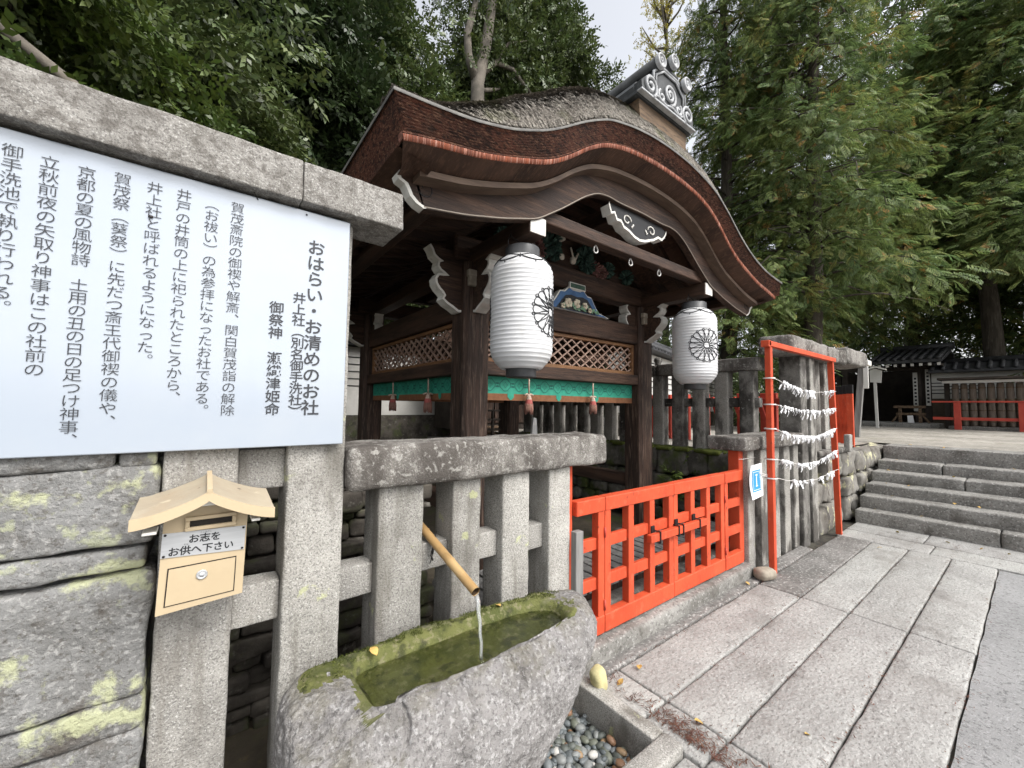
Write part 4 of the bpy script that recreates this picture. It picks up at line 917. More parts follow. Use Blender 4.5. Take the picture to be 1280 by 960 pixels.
# frog-leg strut with flowers
t=part('frog_leg_strut',MB().prism([(CX+u,w) for u,w in [(-.50,2.423),(-.42,2.44),(-.33,2.46),(-.27,2.53),(-.22,2.60),(-.16,2.605),(-.10,2.655),(-.05,2.635),(.05,2.635),(.10,2.655),(.16,2.605),(.22,2.60),(.27,2.53),(.33,2.46),(.42,2.44),(.50,2.423)]],2.705,2.76,'Y'),M_white,S)
part('blue_leg',MB().prism([(CX+u,w) for u,w in [(-.45,2.425),(-.40,2.437),(-.32,2.45),(-.258,2.522),(-.212,2.588),(-.155,2.592),(-.10,2.64),(-.05,2.622),(.05,2.622),(.10,2.64),(.155,2.592),(.212,2.588),(.258,2.522),(.32,2.45),(.40,2.437),(.45,2.425)]],2.697,2.705,'Y'),M_blue,t)
part('dark_opening',MB().prism([(CX+u,w) for u,w in [(-.27,2.427),(-.2,2.51),(-.15,2.56),(-.08,2.575),(0,2.565),(.08,2.575),(.15,2.56),(.2,2.51),(.27,2.427)]],2.692,2.697,'Y'),M_black,t)
m=MB(); rr_=random.Random(4)
for cx_,cz,r in ((-.13,2.485,.05),(-.01,2.495,.046),(.10,2.49,.036),(.17,2.455,.028),(-.2,2.45,.03)):
    for k in range(6):
        a=k*math.pi/3+rr_.random(); m.rock(CX+cx_+math.cos(a)*r*.6,2.68,cz+math.sin(a)*r*.6,r*.8,.02,r*.7,.008,.002,.02,k,20)
    m.rock(CX+cx_,2.672,cz,r*.5,.02,r*.5,.008,.002,.02,3,20)
part('flowers',m,M_petal,t)
m=MB()
for i in range(26): 
    x=CX+rr_.uniform(-.24,.26); z=2.432+rr_.uniform(0,.05); a=rr_.uniform(-1,1); m.add([(x,2.682,z),(x+.03*math.cos(a),2.668,z+.02),(x+.06*math.cos(a),2.68,z+.03*math.sin(a)),(x+.03*math.cos(a),2.676,z-.012)],[(0,1,2,3)])
part('leaves',m,mat('carved_leaf_green',(.10,.20,.13),(.16,.25,.17),15,rough=.7,island=.3),t)
m=MB(); m.bbox(CX-.10,CX+.12,2.69,2.78,2.636,2.70,.003); o=part('bearing_block',m,M_white,S); m=MB(); m.box(CX-.088,CX+.108,2.686,2.69,2.647,2.689); part('green_face',m,M_pine,o)
# carved pines above the rainbow beam
def tuft(mb,c,r,n,ww):
    for i in range(n):
        d=Vector((rr_.gauss(0,1),rr_.gauss(0,.6),rr_.gauss(0,1))).normalized(); p=Vector(c)+d*r*.2; q=Vector(c)+d*r; s=d.cross(Vector((rr_.gauss(0,1),rr_.gauss(0,1),rr_.gauss(0,1)))).normalized()*ww
        mb.add([p-s*.3,q-s,q+d*ww,q+s,p+s*.3],[(0,1,2,3,4)])
m=MB(); m2=MB()
for x,z,r in ((2.45,2.98,.10),(2.52,3.04,.09),(2.55,2.93,.07),(2.40,2.92,.07),(2.93,2.98,.10),(3.0,2.92,.09),(2.98,3.05,.07),(3.3,2.93,.08),(1.95,2.93,.08),(3.62,2.92,.08)): tuft(m,(x,2.70,z),r,170,.008)
for x,z,r in ((2.33,2.94,.06),(2.28,2.97,.05),(2.37,2.90,.05),(3.10,2.91,.06),(3.17,2.89,.06),(3.22,2.88,.05)): tuft(m2,(x,2.69,z),r,110,.011)
part('carved_pine',m,M_pine,S); part('carved_plum',m2,M_plum,S)
m=MB()
m.rock(2.755,2.665,2.90,.07,.05,.075,.03,.004,.02,2,10); m.rock(2.73,2.655,2.965,.022,.018,.11,.009,.002,.02,3,10,tilt=.35); m.rock(2.80,2.66,2.95,.02,.02,.08,.009,.002,.02,4,10,tilt=-.5)
m.rock(2.60,2.66,3.07,.09,.03,.05,.02,.003,.02,5,10,tilt=.5); m.rock(2.60,2.66,2.90,.06,.03,.06,.024,.003,.02,6,10)
part('carved_crane',m,mat('crane_white',(.42,.38,.31),rough=.8),S)
# ridge ornament
T=thing('ridge_ornament','grey tiled ridge end with swirls and round tile caps on top of the gable','roof ornament',(2.86,3,3.86))
gx=2.86
m=MB(); m.prism([(gx-.31,3.66),(gx+.33,3.66),(gx+.345,3.852),(gx-.335,3.852)],1.765,5.9,'Y'); part('wooden_base',m,M_oldwood,T)
m=MB(); m.bbox(gx-.385,gx+.385,1.745,6.0,3.853,3.879,.004); o=part('base_slab',m,M_grey,T); m=MB(); m.bbox(gx-.385,gx+.385,1.70,1.744,3.862,3.879,.004); part('front_edge',m,M_greyl,o)
m=MB()
for s in (-1,1):
    m.prism([(gx+s*.37+ .0,3.88),(gx+s*.38,3.93),(gx+s*.345,3.985),(gx+s*.29,4.01),(gx+s*.22,4.03),(gx+s*.22,3.88)],1.78,6.0,'Y')
m.box(gx-.22,gx+.22,1.78,6.0,3.88,4.05)
for s in (-1,1): m.prism([(gx,4.05),(gx+s*.26,4.02),(gx+s*.27,4.05),(gx+s*.10,4.19),(gx,4.22)],1.775,6.0,'Y')
for s,z in ((-1,4.16),(1,4.16)): m.tube([(gx+s*.185,1.665,z),(gx+s*.185,6.0,z)],.05,14)
m.tube([(gx,1.665,4.255),(gx,6.0,4.255)],.05,14); m.bbox(gx-.13,gx+.13,1.70,6,4.178,4.22,.015)
part('ridge_tiles',m,M_grey,T)
m=MB(); hs_=[(-.36,3.88),(.36,3.88),(.37,3.95),(.30,4.02),(.225,4.03),(.225,4.085),(.10,4.175),(-.10,4.175),(-.225,4.085),(-.225,4.03),(-.30,4.02),(-.37,3.95)]
m.prism([(gx+u,w) for u,w in hs_],1.715,1.78,'Y'); part('face_plate',m,M_grey,T)
m=MB()
for sc,yy_,rr2 in ((1.0,1.708,.011),(.86,1.706,.009)):
    pl=[(-.225,3.99),(-.225,4.085),(-.10,4.175),(.10,4.175),(.225,4.085),(.225,3.99)]
    m.tube([(gx+u*sc,yy_,4.0+(w-4.0)*sc) for u,w in pl],rr2,6)
def spiral(cx_,cz,r,s,turns=2.2,a0=0,wd=.014):
    m.tube([(gx+cx_+s*r*math.cos(a+a0)*(1-a/(turns*6.9)),1.708,cz+r*math.sin(a+a0)*(1-a/(turns*6.9))) for a in [i*.25 for i in range(int(turns*6.28/.25))]],wd,6)
spiral(-.265,3.95,.085,1,1.7,-1.2); spiral(.265,3.95,.085,-1,1.7,-1.2); spiral(0,4.0,.085,1,2.0,-1.5); spiral(0,4.0,.035,1,1.0,0,.008)
spiral(-.12,3.93,.05,1,1.2,2); spiral(.12,3.93,.05,-1,1.2,2)
m.tube([(gx-.2+.05*i,1.708,3.90+.012*math.sin(i*1.7)) for i in range(9)],.010,6)
part('scroll_relief',m,M_greyl,T)
for x,z in ((-.185,4.16),(0,4.255),(.185,4.16)):
    m=MB(); m.lathe([(.056,.02),(.056,-.008),(.047,-.014),(.041,-.008),(.041,-.004),(0,-.004)],(gx+x,1.665,z),22,axis='Y')
    m.tube([(gx+x+.018*math.cos(a)*(1-a/9),1.659,z+.026*math.sin(a)*(1-a/9)) for a in [i*.4 for i in range(18)]],.006,5); part('tile_cap',m,M_greyl,T)

# ------------------------------------------------------------------ lanterns
def lantern_r(v):  # v 0 bottom..1 top of the paper body
    e=min(v,1-v)
    return .128+.084*min(1,math.sin(min(1,e/.17)*math.pi/2)**.75) if e<.17 else .212
def make_lantern(x,label,az):
    t=thing('paper_lantern',label,'lantern',(x,2.12,1.69),'paper lanterns under the beam ends')
    z0,z1=1.745,2.505; m=MB(); NR=27; prof=[]
    for i in range(NR*6+1):
        v=i/(NR*6); r=lantern_r(v)-.0045*abs(math.cos(math.pi*i/6))**.6*(1 if .02<v<.98 else 0)+.004*math.sin(v*3); prof.append((r,z0+(z1-z0)*v))
    m.lathe(prof,(x,2.12,0),56); b=part('paper_body',m,M_lan,t)
    m=MB(); m.lathe([(0,1.69),(.098,1.69),(.103,1.695),(.103,1.745),(.11,1.752)],(x,2.12,0),36); part('bottom_cap',m,M_cap,t)
    m=MB(); m.lathe([(.13,2.498),(.118,2.505),(.118,2.572),(.112,2.578),(.095,2.578),(.095,2.52)],(x,2.12,0),36); part('top_cap',m,M_cap,t)
    def on(th,z,off=.003): 
        v=(z-z0)/(z1-z0); r=lantern_r(v)+off; return (x+r*math.sin(th),2.12-r*math.cos(th),z)
    # sixteen petal crest front and back
    for base in (az,az+math.pi):
        m=MB(); zc=2.115; RR=.155; k_=1/.212
        def cp(r,a): return on(base+r*math.cos(a)*k_, zc+r*math.sin(a))
        m.tube([cp(.030,i*.35) for i in range(19)],.004,5)
        for p in range(16):
            a=p*math.pi/8; hw=math.pi/16*.97; 
            pts=[cp(.033,a)]+[cp(.033+(RR-.045)*u,a-hw*min(1,u*1.15)) for u in (.3,.6,.85)]+[cp(RR-.016+.020*math.cos(q),a+hw*math.sin(q)) for q in (-1.2,-.8,-.4,0,.4,.8,1.2)]+[cp(.033+(RR-.045)*u,a+hw*min(1,u*1.15)) for u in (.85,.6,.3)]+[cp(.033,a)]
            m.tube(pts,.0034,5)
            a2=a+math.pi/16; m.tube([cp(RR+.004+.009*math.cos(q),a2+.06*math.sin(q)) for q in [i*.7 for i in range(10)]],.003,5)
        part('crest',m,M_ink,b)
    m=MB()
    zt=2.462
    for k in range(6):
        a=k*math.pi/3+.3
        m.tube([on(a+u*math.pi/3,zt-.030*math.sin(u*math.pi)+.012,.0025) for u in [i/10 for i in range(11)]],.0042,5)
        m.tube([on(a+u*math.pi/3,zt+.020*math.sin(u*math.pi)+.012,.0025) for u in [i/10 for i in range(11)]],.003,5)
        for d in (-.5,0,.5): m.tube([on(a+.04*math.sin(d*3),zt+.012-.016*math.cos(d*2)*(1),.003),on(a,zt+.012,.0035),on(a-.05*math.sin(d*3),zt+.026*math.cos(d*2),.003)],.0038,5)
        m.tube([on(a+math.pi/6,zt-.02,.0025),on(a+math.pi/6,zt-.036,.003)],.0035,5)
    part('thorn_band',m,M_ink,b)
    m=MB()
    for s in (-1,1): m.tube([(x+s*.11,2.12,2.555),(x+s*.125,2.12,2.60),(x+s*.10,2.12,2.66)],.004,6)
    m.tube([(x-.10,2.12,2.64),(x,2.12,2.61),(x+.10,2.12,2.64)],.003,6)
    part('hanging_wire',m,M_iron,t)
make_lantern(1.695,'larger-looking white paper lantern under the left beam end, its crest turned to the edge',math.radians(24))
make_lantern(3.968,'white paper lantern hung under the right beam end, its flower crest facing forward',math.radians(-31))
# valances and tassels
def valance(ax,c,a0,a1,label,tabs):
    def P(u,z,d=0):
        w=.006*math.sin(u*11)+.004*math.sin(u*23)
        return (u,c-d+w,z) if ax=='X' else (c-d+w,u,z)
    mid=P((a0+a1)/2,1.735); t=thing('valance_curtain',label,'curtain',mid)
    us=[a0+(a1-a0)*i/80 for i in range(81)]
    m=MB(); m.grid([[P(u,z) for u in us] for z in (1.748,1.70,1.65,1.603)]); m.grid([[P(u,z,-.004) for u in us][::-1] for z in (1.748,1.603)])
    for tb in tabs: m.grid([[P(tb+w,z,.003) for w in (-.035,0,.035)] for z in (1.61,1.575)]); m.grid([[P(tb+w*k,z,.003) for w in (-.035,0,.035)] for k,z in ((1,1.575),(.25,1.55))])
    part('cloth',m,M_green,t)
    m=MB(); m.grid([[P(u,z) for u in us] for z in (1.603,1.575,1.545)]); m.grid([[P(u,z,-.004) for u in us][::-1] for z in (1.603,1.545)]); part('hem',m,M_brown,t)
    m=MB(); n=int((a1-a0)/.155)
    for i in range(n):
        u0=a0+(i+.5)*(a1-a0)/n
        for r0,wd in ((.05,.006),(.02,.004)):
            ri=[];ro=[]
            for k in range(33):
                a=2*math.pi*k/32; rr=r0*(1+.16*abs(math.cos(2*a))) if r0>.03 else r0*(1+.35*math.cos(4*a))
                ri.append(P(u0+(rr-wd)*math.cos(a),1.678+(rr-wd)*math.sin(a)*.95,.003)); ro.append(P(u0+rr*math.cos(a),1.678+rr*math.sin(a)*.95,.003))
            m.grid([ri,ro])
        u1=u0+.5*(a1-a0)/n
        for s in (-1,1): m.grid([[P(u1-.02,1.678+s*.012,.003),P(u1,1.678+s*.004,.003),P(u1+.02,1.678+s*.012,.003)],[P(u1-.02,1.678+s*.018,.003),P(u1,1.678+s*.02,.003),P(u1+.02,1.678+s*.018,.003)]])
    part('medallions',m,M_patt,t)
valance('X',2.80,1.83,3.85,'green brocade valance with brown hem across the front of the pavilion',(2.12,2.70,3.24))
valance('Y',1.705,2.93,5.12,'green brocade valance along the left side bay of the pavilion',(3.3,4.3))
valance('X',5.25,1.83,3.85,'green brocade valance across the back of the pavilion',())
def tassel(x,y,label):
    t=thing('tassel',label,'tassel',(x,y,1.44),'tassels hanging from the valance')
    m=MB(); m.tube([(x,y,1.745),(x,y,1.60)],.007,8); m.tube([(x-.05,y,1.595),(x-.02,y,1.605),(x,y,1.597),(x+.02,y,1.605),(x+.05,y,1.595)],.008,8); part('cord',m,M_cream,t)
    m=MB(); m.lathe([(.006,1.60),(.018,1.59),(.021,1.575),(.027,1.555)],(x,y,0),18); part('head',m,M_cream,t)
    m=MB(); m.lathe([(.027,1.557),(.033,1.535),(.035,1.515)],(x,y,0),18); part('red_band',m,M_pink,t)
    m=MB()
    for k in range(22):
        a=k*2*math.pi/22; m.tube([(x+.033*math.cos(a),y+.033*math.sin(a),1.52),(x+.037*math.cos(a+.1),y+.037*math.sin(a+.1),1.475),(x+.035*math.cos(a),y+.035*math.sin(a),1.435+.012*math.sin(k*5))],.0052,5)
    part('fringe',m,M_fringe,t)
tassel(2.285,2.74,'red and cream tassel hanging below the nearer paper lantern')
tassel(3.13,2.74,'red and cream tassel near the right front pillar')
tassel(1.655,3.45,'red and cream tassel on the side valance, nearest the left front pillar')
tassel(1.655,4.33,'red and cream tassel on the side valance, nearest the rear pillar')
# plank floor inside
t=thing('plank_floor','grey slatted duckboards behind the red gate','duckboards',(2.8,2.4,.2))
x=1.45; i=0
m=MB()
while x<4.5:
    m.bbox(x,x+.095,1.90,2.62,.225,.25,.004); x+=.115; i+=1
part('slats',m,M_postgrey,t)
m=MB(); m.bbox(1.42,4.5,1.98,2.06,.13,.2235,.004); m.bbox(1.42,4.5,2.45,2.53,.13,.2235,.004); part('bearers',m,M_wood,t)
m=MB(); m.stone(1.35,4.6,1.88,2.66,-.06,.13,.02,.006,.12,77,5); single('stone_step',m,G_dark,'low stone step carrying the duckboards behind the red gate','step',(2.9,2.3,0))
# inner shrine and its stair, seen below the valance
t=thing('inner_shrine','dark wooden inner shrine with a short stair, deep behind the pavilion','shrine',(5.4,8,0))
m=MB(); m.box(4.5,7.6,7.6,9,.95,2.6); part('wall',m,M_dk,t)
m=MB(); m.prism([(4.1,2.6),(8.3,2.6),(7.2,3.6),(5.2,3.6)],6.6,9.6,'Y'); part('roof',m,M_soffit,t)
m=MB(); m.box(4.35,7.9,6.5,9.2,-.05,.72); part('stone_base',m,G_mid,t)
m=MB()
for i in range(6): m.bbox(4.85,5.65,6.5+.17*i,6.75+.17*i,.72+.055*i,.765+.055*i,.006)
part('stair',m,M_oldwood,t)
for x in (4.8,5.7): m=MB(); m.bbox(x-.05,x+.05,6.55,6.65,.70,1.62,.006); part('post',m,M_dk,t)
m=MB()
for z in (1.0,1.2,1.38): m.bbox(4.38,4.75,6.58,6.62,z,z+.04,.004)
for x in (4.38,4.55): m.bbox(x,x+.04,6.57,6.63,.72,1.4,.004)
part('railing',m,M_dk,t)
m=MB(); 
for x in (4.95,5.3,5.65,6.0): m.bbox(x,x+.30,7.56,7.6,1.1,2.1,.006)
part('door_panels',m,M_wood,t)
m=MB(); m.prism([(4.62,.95),(4.76,.95),(4.73,1.28),(4.66,1.30)],5.45,5.49,'Y'); single('white_cloth',m,M_paper,'small white printed cloth standing inside below the valance','cloth',(4.7,5.47,.95))
m=MB(); m.stone(4.5,4.9,5.55,5.9,-.05,.95,.08,.03,.1,9,4); single('offering_stone',m,G_mid,'dark upright stone block inside the pavilion yard','stone',(4.6,5.6,0))
# ------------------------------------------------------------------ white plaster walls behind the shrine
def plaster_wall(p,q,z0,h,label,stone_h=.5):
    p,q=Vector((*p,z0)),Vector((*q,z0)); u=(q-p).normalized(); n=Vector((u.y,-u.x,0)); 
    if n.y>0 and abs(n.y)>.3: n=-n
    t=thing('plaster_wall',label,'wall',tuple((p+q)/2))
    def pr(mb,d0,d1,za,zb,e=0): 
        a=[p+n*d0-u*e,q+n*d0+u*e,q+n*d1+u*e,p+n*d1-u*e]; mb.add([tuple(v+Vector((0,0,zz))) for zz in (za,zb) for v in a],[(0,3,2,1),(4,5,6,7),(0,1,5,4),(1,2,6,5),(2,3,7,6),(3,0,4,7)])
    m=MB(); pr(m,-.18,.18,stone_h,h); part('wall',m,M_plaster,t)
    m=MB(); 
    for k in range(5): zz=stone_h+(h-stone_h)*(.42+.105*k); pr(m,.181,.19,zz,zz+.022)
    part('painted_lines',m,M_line,t)
    m=MB(); pr(m,-.26,.26,-.1,stone_h,.02); part('stone_base',m,G_rub,t)
    m=MB(); L=(q-p).length
    sec=[(-.42,h+.02),(.42,h+.02),(.42,h+.07),(.08,h+.30),(-.08,h+.30),(-.42,h+.07)]
    vs=[tuple(e+n*a+Vector((0,0,b))) for e in (p,q) for a,b in sec]; m.add(vs,[tuple(range(5,-1,-1)),tuple(range(6,12))]+[(i,(i+1)%6,6+(i+1)%6,6+i) for i in range(6)])
    k=0
    while k*.22<L:
        c=p+u*(k*.22+.1)+n*.43+Vector((0,0,h+.06)); d=p+u*(k*.22+.1)+n*.06+Vector((0,0,h+.31)); m.tube([tuple(c),tuple(d)],.05,7); k+=1
    m.tube([tuple(p+Vector((0,0,h+.33))),tuple(q+Vector((0,0,h+.33)))],.09,10)
    part('tile_coping',m,M_roof,t)
    return t
plaster_wall((1.0,9.3),(8.4,9.3),0,2.75,'white plaster wall with dark painted lines behind the left of the pavilion',1.25)
plaster_wall((6.3,4.9),(14.5,7.2),.945,1.72,'white plaster wall with dark lines behind the right lantern',.45)
# red barrier behind the side fence
t=thing('red_barrier','red wooden barrier with slanting boards behind the grey side fence','barrier',(7,3.6,.95))
m=MB()
for k in range(7): 
    y=2.35+.34*k; m.bbox(6.72,6.80,y,y+.22,.945,1.74,.006)
    m.bar((6.66,y+.02,1.0),(6.66,y+.24,1.68),.06,.05,(1,0,0))
m.bbox(6.60,6.66,2.25,4.8,1.56,1.66,.005); part('boards',m,M_redf,t)
m=MB()
for k in range(7):
    y=2.35+.34*k; 
    for j in range(8): m.box(6.712,6.719,y+.095,y+.125,1.62-.07*j,1.66-.07*j)
part('pale_marks',m,M_paper,t)
# red boards with black tips beyond the frame
t=thing('red_board_fence','row of vermilion boards with black tips past the fortune frame','fence',(8.6,2.05,.94))
for k in range(5):
    y=1.785+.085*k; x=8.18+.16*k
    m=MB(); m.bbox(x,x+.05,y,y+.082,.92,1.765,.004); o=part('board',m,M_red,t)
    m=MB(); m.bbox(x-.002,x+.052,y-.002,y+.084,1.766,1.905,.004); part('black_tip',m,M_black,o)
m=MB(); m.bar((8.24,1.83,1.25),(8.95,2.2,1.25),.04,.07); part('rail',m,M_red,t)
# white sign posts on the terrace
t=thing('signpost','weathered white signpost with a narrow side board, nearer the red boards','signpost',(10.85,2.32,.945))
m=MB(); m.bar((10.85,2.325,.94),(10.85,2.20,2.42),.10,.10,(1,0,0)); part('post',m,M_postgrey,t)
m=MB(); m.bbox(10.76,10.80,2.09,2.17,1.95,2.46,.006); part('side_board',m,M_plaster,t)
m=MB(); m.bbox(10.74,10.98,2.07,2.30,2.42,2.53,.015); part('cap',m,M_white,t)
t=thing('notice_board','small white gabled notice board on a thin leaning pole','notice board',(17.4,3.19,.945))
m=MB(); m.bar((17.4,3.19,.94),(17.4,3.215,2.45),.07,.07,(1,0,0)); part('pole',m,M_plaster,t)
m=MB(); m.prism([(3.06,2.40),(3.33,2.43),(3.335,2.82),(3.18,2.87),(3.03,2.80)],17.35,17.41,'X'); part('board',m,M_plaster,t)
m=MB(); m.prism([(2.93,2.80),(3.18,2.90),(3.40,2.83),(3.40,2.87),(3.18,2.945),(2.93,2.85)],17.28,17.46,'X'); part('roof',m,M_white,t)
# gatehouse
gx0=20.6
t=thing('gatehouse','dark open gatehouse with tiled roof and white rafter ends on the terrace','gatehouse',(22,3.2,.945))
m=MB(); m.box(gx0,gx0+3,2.42,2.55,.945,3.05); m.box(gx0+2.9,gx0+3,2.5,4.9,.945,3.2); m.box(gx0,gx0+3,4.85,5.0,.945,3.1); part('wall',m,M_dk,t)
m=MB()
for y in (2.36,2.62,4.7): m.bbox(gx0-.12,gx0+.08,y-.09,y+.09,.945,3.2,.01)
m.bbox(gx0-.1,gx0+.06,2.3,5.0,3.0,3.2,.01); part('timber_frame',m,M_dk,t)
m=MB(); 
for y,z0,z1 in ((2.36,1.7,3.0),(2.68,1.5,2.9)): m.box(gx0-.135,gx0-.125,y-.06,y+.06,z0,z1)
o=part('white_banner',m,M_plaster,t)
m=MB()
for y,z0,z1 in ((2.36,1.7,3.0),(2.68,1.5,2.9)):
    for k in range(9): m.box(gx0-.142,gx0-.136,y-.03,y+.03,z0+.1+k*.13,z0+.17+k*.13)
part('lettering',m,M_ink,o)
m=MB(); m.prism([(gx0-1.1,3.28),(gx0+1.4,3.86),(gx0+4,3.28),(gx0+4,3.18),(gx0+1.4,3.7),(gx0-1.1,3.18)],1.9,3.75,'Y'); 
for k in range(9): y=1.98+.215*k; m.tube([(gx0-1.13,y,3.31),(gx0+1.4,y,3.90)],.06,8)
m.tube([(gx0+1.4,1.8,3.95),(gx0+1.4,3.85,3.95)],.13,10)
rf=part('roof',m,M_roof,t)
m=MB()
for k in range(9): y=1.98+.215*k; m.bbox(gx0-1.0,gx0-.0,y-.04,y+.04,3.07,3.16,.003)
part('rafters',m,M_dk,rf)
m=MB()
for k in range(9): y=1.98+.215*k; m.box(gx0-1.012,gx0-1.002,y-.042,y+.042,3.068,3.162)
part('white_rafter_end',m,M_white,rf)
m=MB(); m.stone(gx0-1.2,gx0+.3,2.0,5.2,.9,1.10,.03,.01,.12,91,4); part('stone_step',m,G_step,t)
# low wall right of the gatehouse
t=thing('plaster_wall','white plaster wall with tile coping running right from the gatehouse','wall',(20.6,.6,.945))
m=MB(); m.box(gx0-.1,gx0+.2,-7,2.27,1.95,2.95); part('wall',m,M_plaster,t)
m=MB(); m.box(gx0-.12,gx0+.22,-7,2.27,.93,1.95); part('board_dado',m,M_dwall,t)
m=MB()
for z in (2.12,2.24,2.36,2.48): m.box(gx0-.108,gx0-.1,1.2,2.27,z,z+.03)
part('painted_lines',m,M_line,t)
m=MB(); m.prism([(gx0-.55,2.92),(gx0+.05,3.2),(gx0+.65,2.92),(gx0+.65,2.84),(gx0-.55,2.84)],-7,2.3,'Y')
for k in range(36): y=-6.9+.26*k; m.tube([(gx0-.57,y,2.94),(gx0+.05,y,3.22)],.055,7)
m.tube([(gx0+.05,-7,3.25),(gx0+.05,2.32,3.25)],.10,10); part('tile_coping',m,M_roof,t)
# trestle
t=thing('trestle','weathered wooden trestle with two rails and a paper note before the gatehouse','trestle',(19.5,2.75,1.1))
for y in (2.46,2.96):
    m=MB(); m.bbox(19.45,19.53,y-.04,y+.04,1.10,1.62,.004); part('leg',m,M_oldwood,t)
    m=MB(); m.bar((19.5,y,1.45),(19.5,y+(.22 if y>2.7 else -.22),1.10),.05,.05,(1,0,0)); part('brace',m,M_oldwood,t)
m=MB(); m.bbox(19.42,19.56,2.32,3.12,1.60,1.69,.004); part('top_rail',m,M_oldwood,t)
m=MB(); m.bbox(19.44,19.54,2.32,3.06,1.36,1.44,.004); part('mid_rail',m,M_oldwood,t)
m=MB(); m.prism([(2.60,1.10),(2.76,1.10),(2.77,1.34),(2.63,1.35)],19.40,19.415,'X'); part('paper_note',m,M_paper,t)
m=MB(); m.stone(19.0,20.0,2.2,3.4,.9,1.085,.03,.01,.1,93,4); single('stone_slab',m,G_step,'low stone slab under the wooden trestle','stone slab',(19.5,2.8,.945))
# rack of dark straw barrels
t=thing('barrel_rack','wooden rack roof over a row of dark straw-wrapped barrels','rack',(19.2,.3,.945))
m=MB(); m.bbox(18.65,19.8,-3.5,1.95,2.50,2.57,.01); part('canopy',m,M_dk,t)
m=MB(); m.bbox(18.78,18.86,-3.5,1.85,2.40,2.48,.005); part('front_beam',m,M_plaster,t)
for y in (1.80,-.7,-3.2): m=MB(); m.bbox(19.3,19.42,y-.06,y+.06,.945,2.5,.005); part('post',m,M_dk,t)
m=MB(); m.stone(18.75,19.7,-3.4,1.75,.9,1.05,.03,.01,.12,95,4); part('stone_base',m,G_step,t)
def barrel(y):
    t=thing('straw_barrel_stack','tall dark straw barrel stack under the rack canopy','barrel',(19.2,y,1.05),'straw barrel stacks under the rack')
    m=MB(); pr=[(0,1.05)]
    for b in range(2):
        zb=1.05+.68*b; pr+=[(.066,zb),(.076,zb+.06),(.083,zb+.3),(.077,zb+.6),(.068,zb+.66),(.06,zb+.67)]
    m.lathe(pr+[(0,2.39)],(19.2,y,0),14); part('straw_body',m,M_log,t)
    m=MB()
    for z in (1.2,1.55,1.88,2.25): m.lathe([(.081,z-.016),(.09,z),(.081,z+.016)],(19.2,y,0),14)
    part('rope_band',m,M_oldwood,t); return t
b0=barrel(1.60)
for k in range(1,16): copy_tree(b0,(19.2,1.60-.185*k,1.05))
# red railing
t=thing('red_railing','low red two-rail railing on the gravel before the barrel rack','railing',(18.5,0,.945))
for y in (1.52,.27,-1.0,-2.3): m=MB(); m.bbox(18.43,18.57,y-.075,y+.075,.945,1.78,.006); part('post',m,M_redf,t)
for z0,z1 in ((1.745,1.80),(1.24,1.33)): m=MB(); m.bbox(18.46,18.54,-3.3,2.05,z0,z1,.006) if z0<1.5 else m.bbox(18.42,18.58,-3.3,2.06,1.782,1.83,.006); part('rail',m,M_redf,t)

# ------------------------------------------------------------------ small vegetation: moss, leaves
def rot_matrices(n,rg):
    q=rg.normal(size=(n,4)); q/=np.linalg.norm(q,axis=1)[:,None]; w,x,y,z=q.T
    return np.stack([np.stack([1-2*(y*y+z*z),2*(x*y-z*w),2*(x*z+y*w)],1),np.stack([2*(x*y+z*w),1-2*(x*x+z*z),2*(y*z-x*w)],1),np.stack([2*(x*z-y*w),2*(y*z+x*w),1-2*(x*x+y*y)],1)],1)
def frame_mats(dirs,roll,rg):
    """local x -> dir, local z roughly up with random roll"""
    d=dirs/np.linalg.norm(dirs,axis=1)[:,None]; up=np.tile(np.array([0,0,1.]),(len(d),1)); up+=rg.normal(size=up.shape)*roll
    y=np.cross(up,d); y/=np.maximum(1e-6,np.linalg.norm(y,axis=1))[:,None]; z=np.cross(d,y)
    return np.stack([d,y,z],2)
def place(tmpl,pos,mats,scale):
    """tmpl (V,3) with V multiple of 4 -> (N*V,3)"""
    return (np.einsum('nij,vj->nvi',mats,tmpl)*scale[:,None,None]+pos[:,None,:]).reshape(-1,3)
def leaf_quad(o,d,L,w,fold=.25):
    o=np.array(o,float); d=np.array(d,float); d/=np.linalg.norm(d); s=np.cross([0,0,1.],d); s/=max(1e-6,np.linalg.norm(s)); up=np.cross(d,s)
    return [o,o+d*L*.45+s*w*.5+up*fold*w*.4,o+d*L-up*L*.12,o+d*L*.45-s*w*.5+up*fold*w*.4]
def sprig(n,L,w,seed):
    r=np.random.default_rng(seed); v=[]
    for i in range(n):
        t=i/n; a=(1 if i%2 else -1)*(.9-.4*t)+r.normal()*.25
        v+=leaf_quad((t*.8,r.normal()*.03,-.12*t*t+r.normal()*.03),(math.cos(a),math.sin(a),r.normal()*.35-.15),L*r.uniform(.75,1.2),w)
    return np.array(v)
def frond(seed,n=11):
    """flat feathery cypress spray about 1 long with side sprays"""
    r=np.random.default_rng(seed); v=[]
    for i in range(n):
        t=(i+.5)/n; sgn=1 if i%2 else -1; a=sgn*(.75-.3*t); L=(.46*(1-t)**.7+.12)*r.uniform(.8,1.15)
        o=np.array((t*.85,0,-.16*t*t)); d=np.array((math.cos(a),math.sin(a),-.25*t-.12+r.normal()*.08)); v+=leaf_quad(o,d,L,.05+.03*(1-t),.1)
        for f in (.35,.65):
            b=a+sgn*.45*(1 if f<.5 else -1); v+=leaf_quad(o+d*L*f,(math.cos(b),math.sin(b),-.3),L*.42,.045,.1)
    v+=leaf_quad((.7,0,-.1),(1,0,-.35),.32,.055,.1)
    return np.array(v)
